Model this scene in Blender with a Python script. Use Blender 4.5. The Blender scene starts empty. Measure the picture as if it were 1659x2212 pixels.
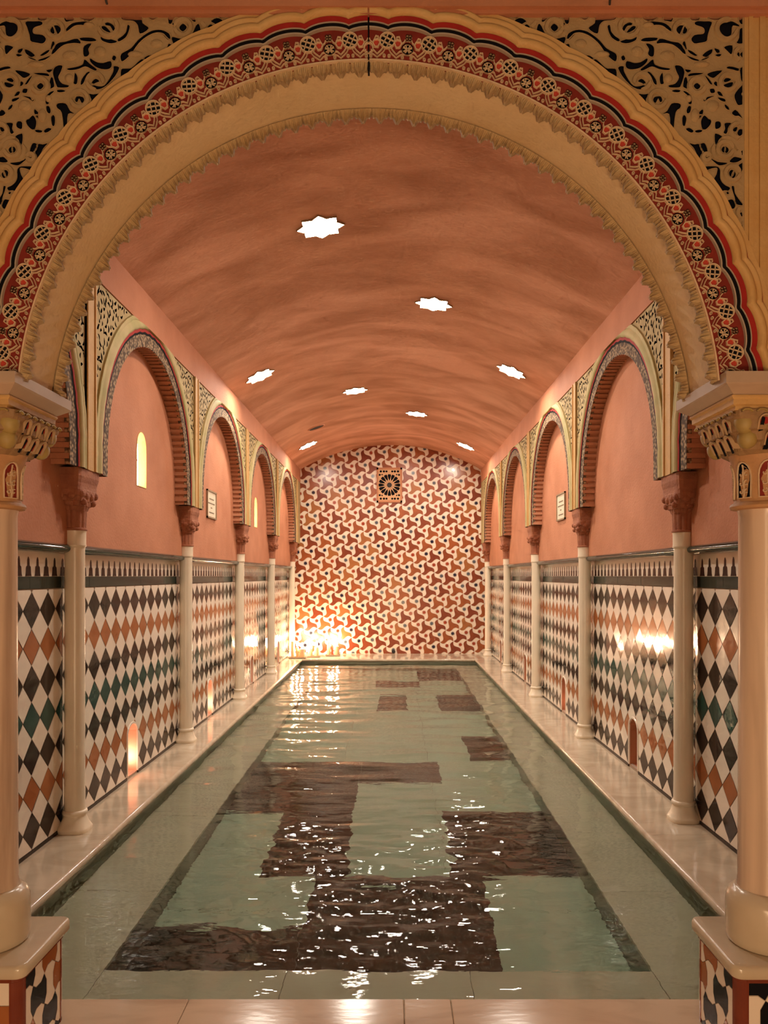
import bpy, bmesh, math, random
from math import pi, sin, cos, sqrt, radians as RAD, atan2, hypot
from mathutils import Vector, noise
from mathutils.geometry import delaunay_2d_cdt

random.seed(7)
S = bpy.context.scene
COL = S.collection
F, VX, VY, EYE = 1660.0, 849.0, 1244.0, 1.5      # focal length in pixels, vanishing point, eye height above the ledges

# ------------------------------------------------------------------ helpers
def tag(o, label=None, cat=None, group=None, kind=None):
    if label: o['label'] = label
    if cat: o['category'] = cat
    if group: o['group'] = group
    if kind: o['kind'] = kind
    return o

def empty(name, loc=(0, 0, 0), rz=0.0, label=None, cat=None, group=None):
    o = bpy.data.objects.new(name, None)
    COL.objects.link(o)
    o.location = loc
    o.rotation_euler = (0, 0, rz)
    o.empty_display_size = .1
    return tag(o, label, cat, group)

def chain_loc(p):
    v = Vector((0, 0, 0))
    while p is not None:
        v += Vector(p.location)
        p = p.parent
    return v

class MB:
    def __init__(s):
        s.v, s.f, s.m = [], [], []
    def add(s, vs, fs, mi=0):
        b = len(s.v)
        s.v += [tuple(p) for p in vs]
        for f in fs:
            s.f.append(tuple(b + i for i in f)); s.m.append(mi)
    def box(s, a, b, mi=0):
        x0, y0, z0 = a; x1, y1, z1 = b
        s.add([(x0,y0,z0),(x1,y0,z0),(x1,y1,z0),(x0,y1,z0),(x0,y0,z1),(x1,y0,z1),(x1,y1,z1),(x0,y1,z1)],
              [(0,3,2,1),(4,5,6,7),(0,1,5,4),(1,2,6,5),(2,3,7,6),(3,0,4,7)], mi)
    def cbox(s, a, b, c=.006, mi=0):
        """box with chamfered edges along all vertical and top edges"""
        x0, y0, z0 = a; x1, y1, z1 = b
        def ring(d, z): 
            return [(x0+d+c,y0+d,z),(x1-d-c,y0+d,z),(x1-d,y0+d+c,z),(x1-d,y1-d-c,z),(x1-d-c,y1-d,z),(x0+d+c,y1-d,z),(x0+d,y1-d-c,z),(x0+d,y0+d+c,z)]
        s.loft([ring(c*.8, z0), ring(0, z0+c), ring(0, z1-c), ring(c*.35, z1-c*.35), ring(c*.9, z1)], mi=mi)
    def loft(s, rings, mi=0, cap=True, closed=True):
        n = len(rings[0]); b = len(s.v)
        for r in rings: s.v += [tuple(p) for p in r]
        for k in range(len(rings)-1):
            for i in range(n if closed else n-1):
                j = (i+1) % n
                s.f.append((b+k*n+i, b+k*n+j, b+(k+1)*n+j, b+(k+1)*n+i)); s.m.append(mi)
        if cap and closed:
            s.f.append(tuple(b+i for i in reversed(range(n)))); s.m.append(mi)
            s.f.append(tuple(b+(len(rings)-1)*n+i for i in range(n))); s.m.append(mi)
    def lathe(s, prof, c=(0,0,0), n=32, mi=0, cap=True):
        s.loft([[(c[0]+r*cos(2*pi*i/n), c[1]+r*sin(2*pi*i/n), c[2]+z) for i in range(n)] for r, z in prof], mi, cap)
    def ball(s, c, r, n=12, m=7, mi=0):
        rx, ry, rz = r if isinstance(r, (tuple, list)) else (r, r, r)
        s.loft([[(c[0]+rx*sin(pi*k/m)*cos(2*pi*i/n), c[1]+ry*sin(pi*k/m)*sin(2*pi*i/n), c[2]-rz*cos(pi*k/m)) for i in range(n)]
                for k in ([.15]+list(range(1, m))+[m-.15])], mi)
    def grid(s, rows, mi=0):
        s.loft(rows, mi, cap=False, closed=False)
    def tube(s, pts, r, n=8, mi=0):
        rings = []
        for k, p in enumerate(pts):
            p = Vector(p); a = Vector(pts[max(0,k-1)]); c = Vector(pts[min(len(pts)-1,k+1)])
            t = (c-a).normalized(); u = t.cross(Vector((0.13,.21,.97)) if abs(t.z) < .9 else Vector((1,0,0))).normalized(); w = t.cross(u)
            rr = r[k] if isinstance(r, list) else r
            rings.append([p + u*rr*cos(2*pi*i/n) + w*rr*sin(2*pi*i/n) for i in range(n)])
        s.loft(rings, mi)
    def build(s, name, mats, parent=None, local=False, smooth=False, angle=None, recalc=True):
        off = Vector((0,0,0)) if (local or parent is None) else chain_loc(parent)
        me = bpy.data.meshes.new(name)
        me.from_pydata([(x-off.x, y-off.y, z-off.z) for x, y, z in s.v], [], s.f)
        if not isinstance(mats, (list, tuple)): mats = [mats]
        for m in mats: me.materials.append(m)
        me.polygons.foreach_set('material_index', s.m)
        me.update()
        if recalc: bm = bmesh.new(); bm.from_mesh(me); bmesh.ops.recalc_face_normals(bm, faces=bm.faces); bm.to_mesh(me); bm.free()
        if smooth:
            me.polygons.foreach_set('use_smooth', [True]*len(me.polygons))
            if angle is not None:
                try: me.set_sharp_from_angle(angle=RAD(angle))
                except Exception: pass
        o = bpy.data.objects.new(name, me)
        COL.objects.link(o)
        if parent is not None: o.parent = parent
        return o

def structure(o, label=None):
    o['kind'] = 'structure'
    if label: o['label'] = label
    return o

def copy_tree(o, parent=None):
    c = o.copy(); COL.objects.link(c); c.parent = parent
    for ch in [x for x in bpy.data.objects if x.parent == o]:
        copy_tree(ch, c)
    return c

def pip(p, poly):
    x, y = p; r = False; n = len(poly); j = n-1
    for i in range(n):
        xi, yi = poly[i]; xj, yj = poly[j]
        if (yi > y) != (yj > y) and x < (xj-xi)*(y-yi)/(yj-yi)+xi: r = not r
        j = i
    return r

def holed(outer, holes):
    """triangles of a planar polygon minus holes; also the rim edges"""
    vs, es = [], []
    for lp in [outer]+holes:
        b = len(vs); n = len(lp)
        vs += [Vector(p) for p in lp]
        es += [(b+i, b+(i+1) % n) for i in range(n)]
    ov, oe, of, _, _, _ = delaunay_2d_cdt(vs, es, [], 0, 1e-6)
    bb = [(min(p[0] for p in h), max(p[0] for p in h), min(p[1] for p in h), max(p[1] for p in h)) for h in holes]
    keep = []
    for f in of:
        c = (sum(ov[i].x for i in f)/len(f), sum(ov[i].y for i in f)/len(f))
        if not pip(c, outer): continue
        if any(b[0] <= c[0] <= b[1] and b[2] <= c[1] <= b[3] and pip(c, h) for b, h in zip(bb, holes)): continue
        keep.append(tuple(f))
    cnt = {}
    for f in keep:
        for i in range(len(f)):
            a, b = f[i], f[(i+1) % len(f)]
            k = (min(a,b), max(a,b)); cnt.setdefault(k, []).append((a,b))
    rim = [v[0] for v in cnt.values() if len(v) == 1]
    return [(p.x, p.y) for p in ov], keep, rim

def carve(mb, outer, holes, fn, h, mi=0, depth=0.0, rim_mi=None):
    """slab with holes: face at height h, rims down to depth; fn(u, v, h) -> 3D point"""
    v, t, rim = holed(outer, holes)
    n = len(v)
    pts = [fn(a, b, h) for a, b in v]+[fn(a, b, depth) for a, b in v]
    mb.add(pts, t, mi)
    mb.add(pts, [(a, b, n+b, n+a) for a, b in rim], mi if rim_mi is None else rim_mi)

def smooth_loop(pts, k=3):
    out = []; n = len(pts)
    for i in range(n):
        p0, p1, p2, p3 = (pts[(i+d) % n] for d in (-1, 0, 1, 2))
        for j in range(k):
            t = j/k
            out.append(tuple(.5*((2*p1[d])+(-p0[d]+p2[d])*t+(2*p0[d]-5*p1[d]+4*p2[d]-p3[d])*t*t+(-p0[d]+3*p1[d]-3*p2[d]+p3[d])*t**3) for d in (0,1)))
    return out

def ribbon(mb, pts, w, fn, h0, h1, mi=0, closed=False):
    """raised line: polyline in the (u, v) plane with half width w"""
    n = len(pts); rows = []
    for i, p in enumerate(pts):
        a = pts[(i-1) % n] if closed or i > 0 else p
        c = pts[(i+1) % n] if closed or i < n-1 else p
        tx, ty = c[0]-a[0], c[1]-a[1]; L = hypot(tx, ty) or 1e-9
        nx, ny = -ty/L, tx/L
        ww = w[i] if isinstance(w, list) else w
        rows.append([fn(p[0]+nx*ww*q, p[1]+ny*ww*q, hh) for q, hh in ((-1,h0),(-.6,h1),(.6,h1),(1,h0))])
    if closed: rows.append(rows[0])
    mb.grid(rows, mi)

def circ(c, r, n=14, a0=0.0):
    return [(c[0]+r*cos(a0+2*pi*i/n), c[1]+r*sin(a0+2*pi*i/n)) for i in range(n)]

def clip_rect(poly, x0, x1, y0, y1):
    def cl(ps, ins, it):
        out = []
        for i in range(len(ps)):
            a, b = ps[i-1], ps[i]
            if ins(b):
                if not ins(a): out.append(it(a, b))
                out.append(b)
            elif ins(a): out.append(it(a, b))
        return out
    def lx(c): return lambda a, b: (c, a[1]+(b[1]-a[1])*(c-a[0])/(b[0]-a[0]))
    def ly(c): return lambda a, b: (a[0]+(b[0]-a[0])*(c-a[1])/(b[1]-a[1]), c)
    for ins, it in ((lambda p: p[0] >= x0, lx(x0)), (lambda p: p[0] <= x1, lx(x1)), (lambda p: p[1] >= y0, ly(y0)), (lambda p: p[1] <= y1, ly(y1))):
        if not poly: return []
        poly = cl(poly, ins, it)
    return poly

def area(p):
    return abs(sum(p[i-1][0]*p[i][1]-p[i][0]*p[i-1][1] for i in range(len(p))))/2

# ------------------------------------------------------------------ materials
def mat(name, col, rough=.6, col2=None, vs=6.0, contrast=(.35,.65), bump=0.0, bs=40.0, spec=.5, stretch=(1,1,1), detail=4.0, distort=0.0, col3=None, coat=0.0, coords='Object'):
    m = bpy.data.materials.new(name); m.use_nodes = True
    nt = m.node_tree; N = nt.nodes; L = nt.links
    b = N['Principled BSDF']
    b.inputs['Base Color'].default_value = (*col, 1)
    b.inputs['Roughness'].default_value = rough
    b.inputs['Specular IOR Level'].default_value = spec
    if coat:
        b.inputs['Coat Weight'].default_value = coat; b.inputs['Coat Roughness'].default_value = .06
    tc = N.new('ShaderNodeTexCoord'); mp = N.new('ShaderNodeMapping')
    mp.inputs['Scale'].default_value = stretch
    L.new(tc.outputs[coords], mp.inputs['Vector'])
    if col2:
        t = N.new('ShaderNodeTexNoise'); t.inputs['Scale'].default_value = vs; t.inputs['Detail'].default_value = detail; t.inputs['Distortion'].default_value = distort
        L.new(mp.outputs[0], t.inputs['Vector'])
        r = N.new('ShaderNodeValToRGB')
        r.color_ramp.elements[0].position, r.color_ramp.elements[1].position = contrast
        r.color_ramp.elements[0].color = (*col, 1); r.color_ramp.elements[1].color = (*col2, 1)
        if col3:
            e = r.color_ramp.elements.new((contrast[0]+contrast[1])/2); e.color = (*col3, 1)
        L.new(t.outputs['Fac'], r.inputs['Fac']); L.new(r.outputs['Color'], b.inputs['Base Color'])
    if bump:
        t = N.new('ShaderNodeTexNoise'); t.inputs['Scale'].default_value = bs; t.inputs['Detail'].default_value = 4
        L.new(mp.outputs[0], t.inputs['Vector'])
        bp = N.new('ShaderNodeBump'); bp.inputs['Strength'].default_value = bump; bp.inputs['Distance'].default_value = .01
        L.new(t.outputs['Fac'], bp.inputs['Height']); L.new(bp.outputs['Normal'], b.inputs['Normal'])
    return m

def emis(name, col, st):
    m = bpy.data.materials.new(name); m.use_nodes = True
    b = m.node_tree.nodes['Principled BSDF']
    b.inputs['Base Color'].default_value = (*[min(1, c) for c in col], 1)
    b.inputs['Emission Color'].default_value = (*col, 1); b.inputs['Emission Strength'].default_value = st
    return m

PLASTER = mat('salmon_plaster', (.45,.17,.078), .75, (.56,.23,.118), 3.0, (.3,.7), .25, 60, detail=6)
VAULT = mat('vault_plaster', (.47,.185,.086), .62, (.73,.35,.22), 1.5, (.34,.64), .3, 25, stretch=(.8,1.7,1), detail=8, distort=.6)
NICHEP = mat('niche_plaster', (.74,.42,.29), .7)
STUCCO = mat('tan_stucco', (.37,.24,.105), .75, (.45,.30,.14), 12, (.3,.7), .3, 90)
PALESTUCCO = mat('pale_stucco', (.50,.38,.18), .75, (.42,.31,.13), 9, (.3,.7), .3, 90)
OCHRE = mat('ochre_stucco', (.56,.31,.095), .6, (.60,.37,.14), 9, (.3,.7), .25, 60)
CREAM = mat('cream_soffit', (.72,.52,.28), .7, (.78,.58,.33), 5, (.3,.7), .2, 70)
TEETHM = mat('toothed_stucco', (.46,.31,.15), .8, (.52,.37,.19), 14, (.3,.7), .3, 90)
RED = mat('red_paint', (.38,.022,.016), .65, (.31,.018,.014), 20, spec=.2)
LACERED = mat('dull_red_paint', (.25,.030,.020), .8, (.19,.025,.016), 25, spec=.15)
BRIGHTRED = mat('bright_red_paint', (.50,.045,.022), .6)
BLACK = mat('black_paint', (.006,.005,.006), .7, spec=.1)
DARKGROUND = mat('dark_blue_ground', (.007,.007,.012), .9, spec=.05)
GREYLINE = mat('grey_line', (.42,.33,.24), .7)
LACE = mat('lace_stucco', (.72,.52,.32), .7, (.64,.45,.27), 30)
BRICK = mat('terracotta_brick', (.50,.225,.12), .7, (.43,.18,.09), 10, (.3,.7), .3, 60)
MORTAR = mat('dark_mortar', (.16,.06,.03), .85)
CAPRED = mat('terracotta_capital', (.40,.15,.07), .75, (.30,.10,.05), 15, (.3,.7), .4, 60)
MARBLE = mat('cream_marble', (.86,.75,.58), .28, (.76,.65,.49), 4, (.3,.7), .04, 30, stretch=(1,1,.35), distort=1.0)
BIGMARBLE = mat('veined_marble', (.68,.50,.36), .25, (.42,.285,.20), 7, (.42,.66), .03, 30, stretch=(1.6,1.6,.12), distort=.5)
LEDGEM = mat('ledge_marble', (.60,.50,.37), .12, (.46,.37,.26), 2.2, (.32,.7), .03, 12, distort=1.6, detail=7, stretch=(1,1.6,1))
SLABM = mat('plinth_marble', (.58,.47,.33), .22, (.50,.39,.26), 5, (.3,.7), .03, 30)
FLOORM = mat('front_marble', (.66,.50,.35), .15, (.52,.37,.25), 1.8, (.45,.72), .05, 8, stretch=(1,3.2,1), distort=1.4)
POOLLIGHT = mat('pale_pool_marble', (.90,.87,.70), .4, (.82,.79,.63), 2.5, (.3,.7), distort=1.0, stretch=(1,1.5,1))
POOLFLOOR = mat('green_pool_marble', (.60,.75,.60), .4, (.50,.66,.53), 1.8, (.3,.7), distort=1.0)
POOLDARK = mat('dark_pool_slate', (.034,.030,.022), .4, (.05,.043,.032), 4)
POOLGREEN = mat('green_pool_wall', (.30,.32,.23), .4, (.24,.26,.185), 4)
WHITET = mat('white_glazed_tile', (.86,.765,.64), .09, (.80,.69,.56), 3.5, (.3,.7), .16, 9)
BLACKT = mat('brown_black_tile', (.022,.014,.011), .08, (.034,.02,.015), 6, (.3,.7), .10, 9, spec=.2)
ORANGET = mat('orange_brown_tile', (.33,.105,.03), .09, (.42,.14,.045), 6, (.3,.7), .10, 9, spec=.32)
GREENT = mat('deep_green_tile', (.014,.05,.042), .08, (.02,.072,.055), 6, (.3,.7), .10, 9, spec=.32)
RAILT = mat('dark_green_rail', (.012,.028,.024), .09, (.02,.04,.032), 6, (.3,.7), .05, 9, spec=.35)
BANDT = mat('grey_green_band', (.030,.038,.029), .09, (.02,.032,.025), 4, (.3,.7), .06, 9, spec=.25)
MERLONT = mat('maroon_tile', (.030,.008,.007), .15, spec=.15)
GROUT = mat('grout', (.40,.30,.22), .7)
PW = mat('white_mosaic', (.84,.72,.58), .24, (.78,.65,.51), 6, (.3,.7), .06, 12)
PO = [mat('orange_mosaic', (.36,.095,.026), .24, (.30,.075,.022), 7), mat('red_brown_mosaic', (.20,.036,.014), .24, (.25,.05,.018), 7),
      mat('ochre_mosaic', (.40,.145,.042), .24, (.35,.12,.036), 7), mat('rust_mosaic', (.27,.058,.018), .24, (.23,.048,.016), 7)]
PS = [mat('navy_star', (.02,.02,.045), .15), mat('grey_blue_star', (.10,.11,.13), .15), mat('red_star', (.34,.05,.02), .15)]
STAR = emis('star_glass', (1.0,.89,.76), 155)
STARFRAME = mat('star_rim', (.30,.20,.11), .6)
WINGLASS = emis('lit_amber_glass', (1.0,.85,.50), 13)
FLAME = emis('flame', (1.0,.72,.46), 230)
WAX = mat('candle_wax', (.85,.55,.30), .45)
WAX.node_tree.nodes['Principled BSDF'].inputs['Subsurface Weight'].default_value = .3
REDGLASS = mat('red_votive_glass', (.55,.10,.05), .15)
WICK = mat('wick', (.02,.015,.01), .8)
TRAY = mat('tray_metal', (.42,.32,.24), .35)
PAPER = mat('plaque_face', (.76,.66,.50), .5)
PFRAME = mat('plaque_frame', (.30,.20,.11), .6)
INK = mat('plaque_ink', (.22,.17,.10), .7)
IRON = mat('dark_iron', (.03,.02,.015), .6)
GILT = mat('olive_gilt', (.42,.30,.09), .55, (.34,.22,.07), 10)
GREENPATCH = mat('faded_green_stucco', (.40,.36,.14), .75, (.55,.44,.22), 7, (.3,.7))

# lace on the wall arches: fine pierced relief
def lace_far():
    m = mat('fine_lace', (.50,.40,.25), .8)
    nt = m.node_tree; N = nt.nodes; L = nt.links; b = N['Principled BSDF']
    tc = N['Texture Coordinate']
    v = N.new('ShaderNodeTexVoronoi'); v.inputs['Scale'].default_value = 46
    L.new(tc.outputs['Object'], v.inputs['Vector'])
    r = N.new('ShaderNodeValToRGB'); r.color_ramp.elements[0].position = .16; r.color_ramp.elements[1].position = .62
    r.color_ramp.elements[0].color = (.46,.31,.17,1); r.color_ramp.elements[1].color = (.08,.045,.022,1)
    L.new(v.outputs['Distance'], r.inputs['Fac']); L.new(r.outputs['Color'], b.inputs['Base Color'])
    bp = N.new('ShaderNodeBump'); bp.inputs['Strength'].default_value = .6; bp.inputs['Distance'].default_value = .006
    L.new(v.outputs['Distance'], bp.inputs['Height']); L.new(bp.outputs['Normal'], b.inputs['Normal'])
    return m
FINELACE = lace_far()

def water_mat():
    m = bpy.data.materials.new('pool_water'); m.use_nodes = True
    nt = m.node_tree; N = nt.nodes; L = nt.links
    N.remove(N['Principled BSDF'])
    out = N['Material Output']
    fr = N.new('ShaderNodeFresnel'); fr.inputs['IOR'].default_value = 1.33
    tr = N.new('ShaderNodeBsdfRefraction'); tr.inputs['IOR'].default_value = 1.33; tr.inputs['Roughness'].default_value = .0; tr.inputs['Color'].default_value = (.91,.965,.90,1)
    gl = N.new('ShaderNodeBsdfGlossy'); gl.inputs['Roughness'].default_value = .025
    mx = N.new('ShaderNodeMixShader')
    tc = N.new('ShaderNodeTexCoord'); mp = N.new('ShaderNodeMapping'); mp.inputs['Scale'].default_value = (1.0, 3.2, 1)
    t = N.new('ShaderNodeTexNoise'); t.inputs['Scale'].default_value = 4.5; t.inputs['Detail'].default_value = 3
    bp = N.new('ShaderNodeBump'); bp.inputs['Strength'].default_value = .16; bp.inputs['Distance'].default_value = .03
    L.new(tc.outputs['Object'], mp.inputs['Vector']); L.new(mp.outputs[0], t.inputs['Vector']); L.new(t.outputs['Fac'], bp.inputs['Height'])
    L.new(bp.outputs['Normal'], fr.inputs['Normal']); L.new(bp.outputs['Normal'], gl.inputs['Normal']); L.new(bp.outputs['Normal'], tr.inputs['Normal'])
    L.new(fr.outputs[0], mx.inputs[0]); L.new(tr.outputs[0], mx.inputs[1]); L.new(gl.outputs[0], mx.inputs[2])
    L.new(mx.outputs[0], out.inputs['Surface'])
    return m
WATER = water_mat()

# ------------------------------------------------------------------ layout (metres; z = 0 on the marble ledges)
COLX = {'left': -1.876, 'right': 1.784}
Y0 = {'left': 4.53, 'right': 4.72}
PITCH, YB, YFB = 2.43, 14.78, 2.70
SPRING, ZC, STRIPE0, STRIPE1 = 2.12, 2.24, 3.29, 3.54
VX0, VX1 = -1.79, 1.695
VCX, VH = (VX0+VX1)/2, (VX1-VX0)/2
VRISE = .475
VR = (VH*VH+VRISE*VRISE)/(2*VRISE)
VCZ = STRIPE1+VRISE-VR
ORD = ['nearest', 'second', 'third', 'fourth', 'farthest']

def arch_loop(hw, z0, zs, rise, n=10):
    """pointed-round opening outline: half width, sill, springing, rise"""
    return [(-hw, z0), (hw, z0)]+[(hw*cos(pi*k/n), zs+rise*sin(pi*k/n)**.8) for k in range(n+1)]

# ------------------------------------------------------------------ walls, ceiling
winY = {1: 5.79, 3: 10.6}
def side_wall(side):
    sg = 1 if side == 'left' else -1
    xp = COLX[side]-sg*.02
    mb = MB()
    fn = lambda u, v, h: (xp+sg*h, u, v)
    holes = []
    if side == 'left':
        for k, y in winY.items():
            holes.append([(y+a, b) for a, b in arch_loop(.105, 2.165, 2.43, .15)])
    carve(mb, [(YFB, 1.645), (YB, 1.645), (YB, 3.60), (YFB, 3.60)], holes, fn, 0.0, 0, depth=-.065)
    a, b = sorted((COLX[side]-sg*.086, COLX[side]-sg*.30))
    # thick wall core behind the plaster and dado, left open where the low niches are cut
    ns = [(Y0[side]-PITCH/2+PITCH*k, ) for k in range(0, 5)]
    hs = [[(y+p, q) for p, q in arch_loop(.13, .0, .30, .11)] for (y,) in ns]
    carve(mb, [(1.2, -.4), (YB+.2, -.4), (YB+.2, 4.2), (1.2, 4.2)], hs, lambda u, v, h: (COLX[side]-sg*.101+sg*h, u, v), 0.0, 0, depth=-.12)
    mb.box((min(COLX[side]-sg*.222, COLX[side]-sg*.36), 1.2, -.4), (max(COLX[side]-sg*.222, COLX[side]-sg*.36), YB+.2, 4.2))
    return structure(mb.build('wall_'+side, PLASTER))
side_wall('left'); side_wall('right')

mb = MB()
rows = []
n = 40
a0 = math.asin(VH/VR)
for y in [YFB-.02+(YB+.05-YFB)*k/30 for k in range(31)]:
    rows.append([(VCX+VR*sin(-a0+2*a0*i/n), y, VCZ+VR*cos(-a0+2*a0*i/n)) for i in range(n+1)])
mb.grid(rows)
rows2 = [[(x, y, z+.12) for x, y, z in r] for r in rows]
mb.grid(rows2)
structure(mb.build('ceiling', VAULT, smooth=True))
for i, (side, sg) in enumerate((('left', 1), ('right', -1))):
    mb = MB()
    xf = COLX[side]+sg*.094
    xb = COLX[side]-sg*.12
    mb.box((min(xf, xb), YFB, STRIPE0), (max(xf, xb), YB, STRIPE1+.02))
    structure(mb.build('trim_%d' % (i+1), PLASTER))

# ------------------------------------------------------------------ wall_back: mosaic of interlocking birds and stars
def back_wall():
    mb = MB()
    x0, x1 = COLX['left']-.08, COLX['right']+.08
    top = lambda x: VCZ+sqrt(max(0, VR*VR-(x-VCX)**2)) if abs(x-VCX) < VH else STRIPE1
    outl = [(x0, 0), (x1, 0)]+[(x1+(x0-x1)*k/40, top(x1+(x0-x1)*k/40)+.02) for k in range(41)]
    gr = [(-.07-.245, 1.5+1.74-.33), (-.07+.245, 1.5+1.74-.33), (-.07+.245, 1.5+1.74+.34), (-.07-.245, 1.5+1.74+.34)]
    mb.add([(x, YB, z) for x, z in outl], [tuple(range(len(outl)))], 0)
    mb.box((x0-.1, YB+.02, -.3), (x1+.1, YB+.2, 4.3), 0)
    L = .2587; th = RAD(4.5)
    u = (L*cos(th), L*sin(th)); v = (L*cos(th+pi/3), L*sin(th+pi/3))
    def edge(a, b, amp=.135, n=10):
        dx, dy = b[0]-a[0], b[1]-a[1]
        return [(a[0]+dx*t+dy*amp*sin(2*pi*t), a[1]+dy*t-dx*amp*sin(2*pi*t)) for t in [k/n for k in range(n)]]
    rnd = random.Random(3)
    for i in range(-20, 24):
        for j in range(-4, 22):
            o = (-1.42+u[0]*i+v[0]*j, .04+u[1]*i+v[1]*j)
            A, B, C = o, (o[0]+u[0], o[1]+u[1]), (o[0]+v[0], o[1]+v[1])
            for up in (1, 0):
                if up: tri = [A, B, C]
                else: tri = [B, (B[0]+v[0], B[1]+v[1]), C]
                cx = sum(p[0] for p in tri)/3; cz = sum(p[1] for p in tri)/3
                if cx < x0-.2 or cx > x1+.2 or cz < -.2 or cz > 4.2: continue
                col = rnd.choices([0,1,2,3], [3,2.4,1.2,3])[0]; st = rnd.choices([0,1,2],[3,2.2,3])[0]
                amp = .135
                pl = []
                for k in range(3):
                    e = edge(tri[k], tri[(k+1) % 3], amp)
                    pl += e
                pl = [(cx+(p[0]-cx)*.965, cz+(p[1]-cz)*.965) for p in pl]
                if not up:
                    pl2 = []
                    for k in range(3):
                        pl2 += edge(tri[k], tri[(k+1) % 3], amp)
                    pl = [(cx+(p[0]-cx)*.975, cz+(p[1]-cz)*.975) for p in pl2]
                pl = clip_rect(pl, x0+.01, x1-.01, .005, 4.2)
                if len(pl) < 3 or area(pl) < 1e-4: continue
                if all(p[1] > top(p[0])+.01 for p in pl): continue
                if up:
                    mb.add([(p[0], YB-.004, p[1]) for p in pl], [tuple(range(len(pl)))], 1+col)
                else:
                    sp = []
                    for q in range(16):
                        r = .044 if q % 2 == 0 else .024
                        sp.append((cx+r*cos(pi*q/8+.2), cz+r*sin(pi*q/8+.2)))
                    sp = clip_rect(sp, x0+.02, x1-.02, .01, 4.2)
                    if len(sp) > 2 and not all(p[1] > top(p[0]) for p in sp):
                        mb.add([(p[0], YB-.0045, p[1]) for p in sp], [tuple(range(len(sp)))], 5+st)
    return structure(mb.build('wall_back', [PW]+PO+PS))
back_wall()

# ------------------------------------------------------------------ star lattice grille high on the mosaic wall
def grille():
    c = (-.07, YB-.006, 3.245)
    t = empty('ventilation_grille', c, label='carved star lattice grille with sixteen dark petals high on the mosaic wall', cat='grille')
    fn = lambda a, b, h: (c[0]+a, c[1]-h, c[2]+b)
    mb = MB()
    mb.add([fn(a, b, .004) for a, b in ((-.215,-.305),(.215,-.305),(.215,.305),(-.215,.305))], [(0,1,2,3)])
    mb.build('dark_opening', BLACK, t)
    holes = []
    for k in range(16):
        a = pi*k/8
        d, w, e = .080, .0255, .208
        loc = [(d, 0), (d+.05, w*.8), (e-.03, w*1.25), (e, w*1.0), (e, -w*1.0), (e-.03, -w*1.25), (d+.05, -w*.8)]
        holes.append([(x*cos(a)-y*sin(a), x*sin(a)+y*cos(a)) for x, y in loc])
    for sx in (-1, 1):
        for sy in (-1, 1):
            for (x, y, r) in ((.055,.262,.022),(.105,.262,.024),(.165,.262,.024),(.185,.195,.022),(.140,.200,.015),(.165,.312,.012),(.06,.312,.014)):
                if y < .30: holes.append(circ((sx*x, sy*y), r, 6, .5))
    lim = [(-.215,-.30),(.215,-.30),(.215,.30),(-.215,.30)]
    holes = [h for h in [clip_rect(h, -.207, .207, -.292, .292) for h in holes] if len(h) > 2]
    m = MB(); carve(m, lim, holes, fn, .016, 0, .004)
    for k in range(16):
        a = pi*k/8+pi/16
        m.add([fn(.07*cos(a)+.008*cos(q*pi/2), .07*sin(a)+.008*sin(q*pi/2), .0175) for q in range(4)], [(0,1,2,3)], 1)
    m.build('lattice', [mat('lattice_wood', (.62,.36,.18), .6), PO[1]], t)
    m = MB()
    for a, b in (((-.245,-.335),(-.212,.335)), ((.212,-.335),(.245,.335)), ((-.245,-.335),(.245,-.297)), ((-.245,.297),(.245,.335))):
        m.box((c[0]+a[0], c[1]-.020, c[2]+a[1]), (c[0]+b[0], c[1], c[2]+b[1]))
    m.build('frame', mat('grille_frame', (.50,.20,.09), .6), t)
    m = MB(); 
    m.loft([[fn(r*cos(2*pi*i/20), r*sin(2*pi*i/20), h) for i in range(20)] for r, h in ((.048,.012),(.048,.022),(.03,.028))])
    m.build('boss', IRON, t)
grille()
m = MB()
m.loft([[( .009+r*cos(2*pi*i/18), YB-h, .045+r*sin(2*pi*i/18)) for i in range(18)] for r, h in ((.036,.0),(.036,.022),(.026,.022),(.02,.004))])
tag(m.build('water_inlet', IRON, smooth=True, angle=40), 'small round black water inlet at the foot of the mosaic wall', 'inlet')

# ------------------------------------------------------------------ tile dados, one per bay
def tilt_quad(mb, poly, holes, h0, mi, rnd, sgm=.009):
    cy = sum(p[0] for p in poly)/len(poly); cz = sum(p[1] for p in poly)/len(poly)
    ty, tz = rnd.gauss(0, sgm), rnd.gauss(0, sgm*.8)
    fn = lambda u, v, h: (h0+h+ty*(u-cy)+tz*(v-cz), u, v)
    hit = [h for h in holes if any(pip(p, poly) for p in h) or any(pip(p, h) for p in poly)]
    if hit: carve(mb, poly, hit, fn, .0, mi, -.004)
    else:
        mb.add([fn(u, v, 0) for u, v in poly], [tuple(range(len(poly)))], mi)

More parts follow.
